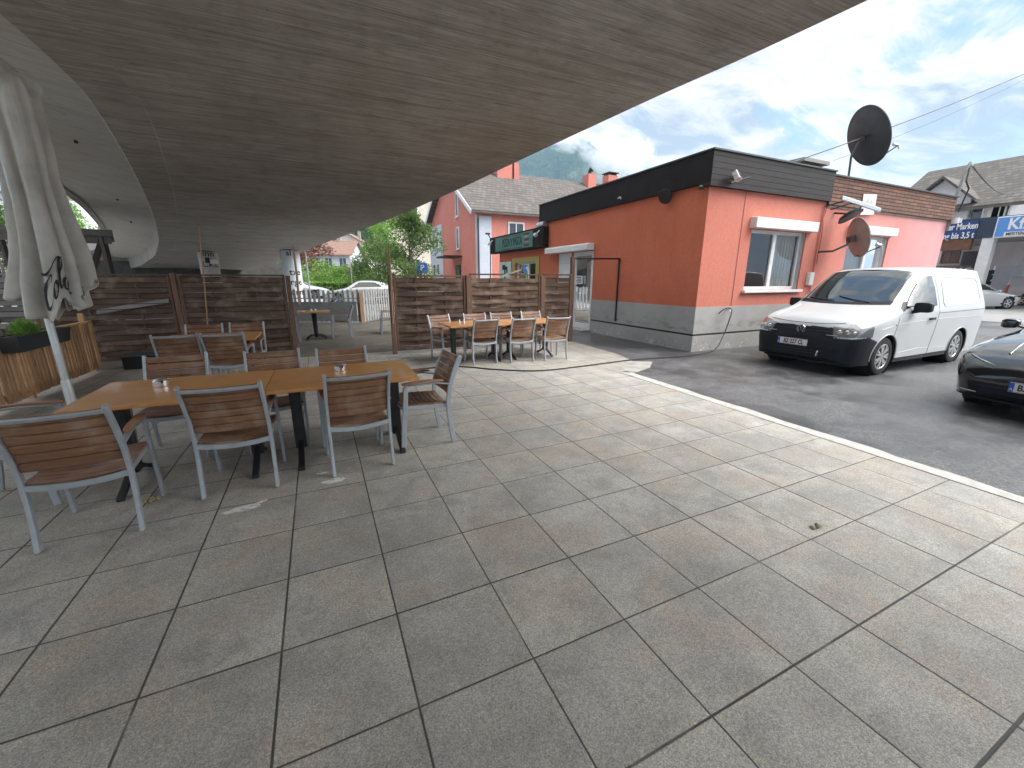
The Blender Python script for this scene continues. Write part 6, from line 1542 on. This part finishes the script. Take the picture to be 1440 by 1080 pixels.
def bush(name, label, base, rad, h, leaf, seed, n=2600, ls=.13, grp=None, cat='shrub'):
    r = random.Random(seed); t = thing(name, label, cat, base, 0, grp); m = MB()
    for k in range(7):
        a = r.uniform(0, 6.28); m.tube([(0, 0, 0), (math.cos(a)*rad[0]*.3, math.sin(a)*rad[1]*.3, h*.5), (math.cos(a)*rad[0]*.6, math.sin(a)*rad[1]*.6, h*.85)], [.05, .03, .01], 5)
    m.build('stem', MT['bark'], t)
    m = MB(); nc = 16
    for k in range(nc):
        a = r.uniform(0, 6.28); d = r.uniform(0, .75)**.6; c = (math.cos(a)*rad[0]*d, math.sin(a)*rad[1]*d, h*r.uniform(.22, .78)); s = r.uniform(.28, .46)
        leaves(m, c, (rad[0]*s, rad[1]*s, h*s*.62), n//nc, ls, r)
    m.build('foliage', MT[leaf], t, fix=False); return t
def gp_(px, D): q = at(px, 392, D); return (q.x, q.y, 0)
tree('broadleaf_tree', 'round grey-green tree standing in front of the salmon house', gp_(578, 22.5), 4.9, 1.85, 'leaf', 5, 12500, .13, trunk_h=.3, tr=.09, clumps=40)
tree('broadleaf_tree', 'tall slim green tree left of the round tree, behind the two sticks', gp_(547, 45), 9.2, 2.6, 'leafb', 8, 4200, .30, clumps=26)
tree('broadleaf_tree', 'spreading green tree next to the bright shrubs by the hedge', gp_(530, 37), 4.6, 2.4, 'leaf', 12, 4200, .22, clumps=28, trunk_h=.2)
tree('copper_tree', 'dark copper-leaved tree right beside the white pier', gp_(440, 62), 8.0, 3.4, 'leafr', 15, 2800, .36, clumps=24)
GS = 'bright green shrubs by the hedge'
bush('shrub', 'bright green shrub nearest the white pier', gp_(453, 42), (3.0, 2.0), 3.6, 'leafb', 21, 3200, .2, GS)
bush('shrub', 'bright green shrub in the middle behind the thin post', gp_(480, 42), (2.1, 1.6), 2.9, 'leafb', 22, 2400, .2, GS)
bush('shrub', 'bright green shrub beside the spreading tree', gp_(505, 42), (2.6, 1.8), 3.3, 'leafb', 23, 2800, .2, GS)
hd = thing('hedge', 'long clipped bright green hedge along the parked cars', 'hedge', (0, 0, 0)); r_ = random.Random(31); m = MB()
ha, hb_ = at(418, 392, 40), at(556, 392, 36)
for k in range(4200):
    u = r_.random(); c = ha.lerp(hb_, u); z = r_.random(); edge_ = r_.choice((0, 1, 2))
    p = Vector((c.x+(r_.uniform(-.5, .5)), c.y+(-.5 if edge_ == 0 else r_.uniform(-.5, .5)), 1.25 if edge_ == 1 else z*1.25)); leaves(m, p, (.08, .08, .06), 1, .22, r_)
m.build('foliage', MT['leafb'], hd, fix=False)
m = MB(); d_ = (hb_-ha); d_.z = 0; nn_ = Vector((-d_.y, d_.x, 0)).normalized()*.4; A_, B_ = Vector((ha.x, ha.y, 0)), Vector((hb_.x, hb_.y, 0))
m.prism([A_-nn_, B_-nn_, B_+nn_, A_+nn_], (0, 0, 1.15)); m.build('twig_core', MT['leafd'], hd)
tree('broadleaf_tree', 'leafy tree glimpsed beyond the grey woven panels left of the parasol', gp_(8, 34), 7.0, 3.6, 'leaf', 41, 4200, .3, clumps=26)
tree('broadleaf_tree', 'light green tree below the far white apartment house', gp_(118, 66), 12.5, 3.6, 'leafb', 43, 2400, .42, clumps=22)
bush('shrub', 'green shrub peeping out beside the ramp underside above the fence', gp_(398, 46), (3.4, 2.2), 3.4, 'leafb', 44, 2400, .22)

# ------------------------------------------------------------------ hill, forest, mountain
def terrain(name, poly, mat, nu, nv, hf):
    m = MB(); A, B, C_, D__ = [Vector((x, y, 0)) for x, y in poly]; rows = []
    for i in range(nv+1):
        row = []
        for j in range(nu+1):
            u, v = j/nu, i/nv; p = (A.lerp(B, u)).lerp(D__.lerp(C_, u), v); row.append((p.x, p.y, hf(p, u, v)))
        rows.append(row)
    m.loft(rows, False, False); o = m.build(name, mat, smooth=True); o['kind'] = 'structure'; return o
def fbm(p, s, o=5):
    return mnoise.fractal(Vector((p.x*s, p.y*s, 3.7)), 1.0, 2.1, o)
def m_forest(name, ca, cb, bare, bs):
    k = NT(name); v = k.co(); n = k.noise(v, bs, 6, .7); g = k.noise(v, bs*6, 5, .75)
    c = k.mix(k.ramp(g, [(.36, 0.0), (.62, 1.0)]), ca, cb)
    c = k.mix(k.ramp(n, [(.56, 0.0), (.66, .8)]), c, bare)
    return k.fin(c, .95, 0, k.bump(g, 1.0, .9/bs), .1)
hl0, hl1 = at(330, 392, 130), at(700, 392, 130); hf0, hf1 = at(300, 392, 420), at(720, 392, 420)
def hill_h(p, u, v): return max(0, v*92+fbm(p, .012)*9*min(1, v*4)+fbm(p, .06, 3)*2*min(1, v*4))-1.0
hill = terrain('hillside', [(hl0.x, hl0.y), (hl1.x, hl1.y), (hf1.x, hf1.y), (hf0.x, hf0.y)], m_forest('hill_meadow', (.05, .105, .03), (.085, .15, .045), (.13, .16, .07), .02), 70, 60, hill_h)
r_ = random.Random(77); m = MB()
def hillpt(u, v):
    A = hl0.lerp(hl1, u); B = hf0.lerp(hf1, u); p = A.lerp(B, v); return Vector((p.x, p.y, hill_h(p, u, v)))
for k in range(420):
    u = r_.uniform(.30, .85); v = r_.uniform(.14, .95)**1.0
    if r_.random() > .3+v: continue
    p = hillpt(u, v); s = r_.uniform(3.0, 6.0)
    for q in range(7): leaves(m, (p.x+r_.uniform(-.6, .6)*s, p.y+r_.uniform(-.6, .6)*s, p.z+s*r_.uniform(.4, 1.5)), (s*.55, s*.55, s*.5), 14, 2.0, r_)
o = m.build('hillside_forest', MT['leafd'], fix=False); o['kind'] = 'stuff'; tag(o, 'dark green wood covering the hillside above the houses', 'forest')
# mountain: a ridge seen through the gap beside the ramp
ridge = [(560, 262), (640, 238), (700, 216), (735, 210), (760, 208), (790, 200), (815, 193), (828, 198), (845, 212), (865, 232), (890, 250), (940, 262), (1010, 268), (1100, 280)]
DM = 1500.0; tops = [at(px, py, DM) for px, py in ridge]; m = MB(); rows = []; NU2, NV2 = 150, 70
for i in range(NV2+1):
    v = i/NV2; row = []
    for j in range(NU2+1):
        f = j/NU2*(len(tops)-1); k = min(int(f), len(tops)-2); tp2 = tops[k].lerp(tops[k+1], f-k)
        dirv = Vector((tp2.x, tp2.y, 0)).normalized(); far = tp2.xy.length; rr_ = far*(.48+.52*v)
        p = dirv*rr_; base = tp2.z*(v**1.25); w = 4*v*(1-v)+.12
        hgt = base+fbm(p, .006, 6)*46*w+abs(fbm(Vector((p.x+900, p.y, 0)), .011, 5))*-34*w+fbm(p, .03, 4)*7*min(1, v*3)
        row.append((p.x, p.y, hgt-2))
    rows.append(row)
for i in range(1, 12):
    row = []
    for x, y, z in rows[NV2]:
        p = Vector((x, y, 0)); p2 = p*(1+.03*i); row.append((p2.x, p2.y, z-i*30))
    rows.append(row)
m.loft(rows, False, False); o = m.build('mountain', m_forest('mountain_forest', (.032, .075, .030), (.10, .175, .065), (.30, .36, .19), .009), smooth=True); o['kind'] = 'structure'
r_ = random.Random(5); m = MB()
for k in range(5200):
    i = r_.randrange(10, NV2-1); j = r_.randrange(0, NU2-1); p = Vector(rows[i][j]).lerp(Vector(rows[i+1][j+1]), r_.random())
    s = r_.uniform(5, 10); a0 = r_.uniform(0, 6.28); b = [(p.x+math.cos(a0+q*2.09)*s*.28, p.y+math.sin(a0+q*2.09)*s*.28, p.z-1.5) for q in range(3)]
    m.add(b+[(p.x, p.y, p.z+s)], [(0, 1, 3), (1, 2, 3), (2, 0, 3)])
o = m.build('mountain_forest', MT['leafd'], fix=False); o['kind'] = 'stuff'; tag(o, 'conifer forest covering the steep blue mountain behind the salmon house', 'forest')

# small litter on the paving
lf = MB(); q = gr(1147, 743)
for a, b, h in (((-.045, -.01), (.0, .02), .012), ((.0, .0), (.05, -.012), .02), ((-.02, -.015), (.03, .012), .03)):
    lf.loft([[(q.x+a[0]+(b[0]-a[0])*u, q.y+a[1]+(b[1]-a[1])*u+w*.018*math.sin(math.pi*(.1+.8*u)), .008+h*math.sin(math.pi*u)*(1-.4*abs(w))+.002) for w in (-1, 0, 1)] for u in [i/6 for i in range(7)]], False)
tag(lf.build('fallen_leaf', M('dry_leaf', (.15, .17, .07), (.34, .36, .22), 40), smooth=True, fix=False), 'curled dry yellow-green leaf alone on the open paving', 'leaf')
lf = MB(); q = gr(212, 706); r_ = random.Random(2); leaves(lf, (q.x, q.y, .022), (.055, .03, .012), 22, .03, r_)
tag(lf.build('leaf_scraps', M('yellow_scraps', (.42, .40, .16), (.25, .22, .08), 30), fix=False), 'scatter of yellowish leaf scraps beside the nearest chair leg', 'leaf litter')
def blot(px, py, rx, ry, seed, label, rot=0):
    q = gr(px, py); m = MB(); N = 40; pts = []
    for k in range(N):
        a = 2*math.pi*k/N; s = .75+.5*mnoise.noise(Vector((math.cos(a)*1.6+seed, math.sin(a)*1.6, seed))); x, y = math.cos(a)*rx*s, math.sin(a)*ry*s
        pts.append((q.x+x*math.cos(rot)-y*math.sin(rot), q.y+x*math.sin(rot)+y*math.cos(rot), .0075))
    m.quad(*pts); k = NT('dried_white_paint_%d' % seed); v = k.co(); n = k.noise(k.co((1, 5, 1), rot=(0, 0, -rot)), 24, 5, .75)
    tr = k.n('ShaderNodeBsdfTransparent'); k.fin((.78, .78, .76), .7); mx = k.n('ShaderNodeMixShader'); k.put(mx.inputs[0], k.ramp(n, [(.34, 0.0), (.50, .95)])); k.l(tr.outputs[0], mx.inputs[1]); k.l(k.b.outputs[0], mx.inputs[2]); k.l(mx.outputs[0], k.out.inputs[0])
    tag(m.build('paint_smear', k.m, fix=False), label, 'paint smear', 'dried white paint on the paving')
blot(345, 715, .19, .055, 3, 'long white paint smear on the paving in front of the front table', .25)
blot(470, 677, .13, .05, 7, 'white paint splashes on the paving under the chair with its back turned', .1)
blot(455, 666, .06, .02, 9, 'small white paint fleck behind the larger splashes under the chair', .1)
# ------------------------------------------------------------------ sky, sun, camera
w = bpy.data.worlds.new('World'); scene.world = w; w.use_nodes = True; t = w.node_tree; t.nodes.clear()
out = t.nodes.new('ShaderNodeOutputWorld'); bg = t.nodes.new('ShaderNodeBackground'); t.links.new(bg.outputs[0], out.inputs[0])
SUN_EL, SUN_AZ = 43, 122          # azimuth measured clockwise from +Y
sky = t.nodes.new('ShaderNodeTexSky'); sky.sky_type = 'NISHITA'; sky.sun_disc = False
sky.sun_elevation = R(SUN_EL); sky.sun_rotation = R(SUN_AZ); sky.air_density = 1.0; sky.dust_density = 1.0
tc = t.nodes.new('ShaderNodeTexCoord')
class WN(NT):
    def __init__(s, tree): s.t = tree
k = WN(t); d = tc.outputs['Generated']
x, y, z = k.sep(d); zz = k.math('ADD', k.math('MAXIMUM', z, 0.0), .22)
pv = k.vec(k.math('DIVIDE', x, zz), k.math('DIVIDE', y, zz), 0)
mp = t.nodes.new('ShaderNodeMapping'); t.links.new(pv, mp.inputs[0]); mp.inputs['Scale'].default_value = (1.0, 1.7, 1); mp.inputs['Rotation'].default_value = (0, 0, R(20)); mp.inputs['Location'].default_value = (2.3, .6, 0)
n1 = k.noise(mp.outputs[0], 1.25, 7, .58, .35); n2 = k.noise(mp.outputs[0], 3.2, 7, .62, .5); n3 = k.noise(mp.outputs[0], .7, 4, .5, .2)
cover = k.math('ADD', k.math('MULTIPLY', n1, .62), k.math('MULTIPLY', n2, .38))
cov = k.ramp(cover, [(.40, 0.0), (.47, 1.0)])
shade = k.ramp(k.math('ADD', k.math('MULTIPLY', n2, .55), k.math('MULTIPLY', n3, .45)), [(.44, 0.0), (.545, 1.0)])
low = k.ramp(z, [(.0, 0.0), (.75, 1.0)])
cl_ = k.mix(shade, (1.95, 2.3, 2.8), (4.5, 4.45, 4.35))
colr = k.mix(cov, k.mix(.5, sky.outputs[0], (1.0, 1.85, 3.4)), cl_)
hz = k.ramp(z, [(.0, .5), (.2, 0.0)])
colr = k.mix(hz, colr, (3.2, 3.35, 3.5))
colr = k.mix(1.0, colr, k.ramp(z, [(.0, .9), (.52, 1.0), (.72, 1.5), (.95, 2.2)]), 'MULTIPLY')
# unseen bright lobe added around the sun to fill light under the ramp
gd = Vector((math.sin(R(SUN_AZ))*math.cos(R(SUN_EL)), math.cos(R(SUN_AZ))*math.cos(R(SUN_EL)), math.sin(R(SUN_EL))))
dt = t.nodes.new('ShaderNodeVectorMath'); dt.operation = 'DOT_PRODUCT'; t.links.new(d, dt.inputs[0]); dt.inputs[1].default_value = gd
fill_glow = k.ramp(dt.outputs['Value'], [(.80, 1.0), (.90, 5.2), (1.0, 10.8)])
colr = k.mix(1.0, colr, k.mix(1.0, fill_glow, (1.03, .985, .92), 'MULTIPLY'), 'MULTIPLY')
t.links.new(colr, bg.inputs[0]); bg.inputs[1].default_value = .10
L = bpy.data.lights.new('Sun', 'SUN'); L.energy = .5; L.angle = R(40); L.color = (1, .955, .90)
so = bpy.data.objects.new('Sun', L); COL.objects.link(so)
az = R(SUN_AZ); el = R(SUN_EL); dv = Vector((math.sin(az)*math.cos(el), math.cos(az)*math.cos(el), math.sin(el)))
so.rotation_euler = dv.to_track_quat('Z', 'Y').to_euler(); so.location = dv*50
cam = bpy.data.cameras.new('Camera'); cam.sensor_width = 36; cam.lens = CAM_F/1440*36; cam.clip_start = .05; cam.clip_end = 12000
co = bpy.data.objects.new('Camera', cam); COL.objects.link(co)
co.matrix_world = Matrix.Translation(CAMP) @ Matrix.Rotation(-YAW, 4, 'Z') @ Matrix.Rotation(R(90)-PITCH, 4, 'X') @ Matrix.Rotation(ROLL, 4, 'Z')
scene.camera = co
scene.view_settings.view_transform = 'Standard'; scene.view_settings.look = 'None'; scene.view_settings.gamma = 1; scene.view_settings.exposure = 1.42; scene.view_settings.use_curve_mapping = False
scene.render.engine = 'CYCLES'; scene.cycles.max_bounces = 8; scene.cycles.diffuse_bounces = 5; scene.cycles.transparent_max_bounces = 12; scene.cycles.use_denoising = True; scene.cycles.volume_bounces = 3
scene.cycles.sample_clamp_indirect = 8
# ------------------------------------------------------------------ the air that turns the mountain blue
hm_ = NT('air_haze'); hm_.t.nodes.remove(hm_.b); pv_ = hm_.n('ShaderNodeVolumePrincipled')
pv_.inputs['Color'].default_value = (.50, .74, 1.0, 1); pv_.inputs['Density'].default_value = .00021; pv_.inputs['Anisotropy'].default_value = .0
hm_.l(pv_.outputs[0], hm_.out.inputs['Volume'])
mb = MB(); mb.bx(-3300, 3300, -3300, 3300, -45, 520); ho = mb.build('haze', hm_.m); ho['kind'] = 'stuff'
# cloud hanging on the shoulder of the mountain
cm_ = NT('cloud_vapour'); cm_.t.nodes.remove(cm_.b); pc = cm_.n('ShaderNodeVolumePrincipled'); pc.inputs['Color'].default_value = (1, 1, 1, 1)
gv = cm_.co((1, 1, 1), kind='Object'); ln_ = cm_.n('ShaderNodeVectorMath', operation='LENGTH'); cm_.l(gv, ln_.inputs[0])
nz_ = cm_.noise(gv, 2.2, 5, .65, .3)
den = cm_.ramp(cm_.math('SUBTRACT', nz_, cm_.math('MULTIPLY', ln_.outputs['Value'], .34)), [(.20, 0.0), (.36, 1.0)])
cm_.put(pc.inputs['Density'], cm_.math('MULTIPLY', den, .022)); pc.inputs['Anisotropy'].default_value = .0
cm_.l(pc.outputs[0], cm_.out.inputs['Volume'])
for i, (px, py, D, rx, rz_, lab) in enumerate(((868, 222, 1010, 95, 62, 'broad white cloud lying against the right shoulder of the mountain'), (802, 196, 1080, 62, 30, 'thin white cloud wisp drifting across the mountain top'))):
    m = MB(); m.lathe([(math.sin(a)*1.0+.0001, -math.cos(a)) for a in [math.pi*q/12 for q in range(13)]], 20); o = m.build('cloud', cm_.m, None, tuple(at(px, py, D)), smooth=True)
    o.scale = (rx, rx*.8, rz_); o['kind'] = 'stuff'; tag(o, lab, 'cloud')
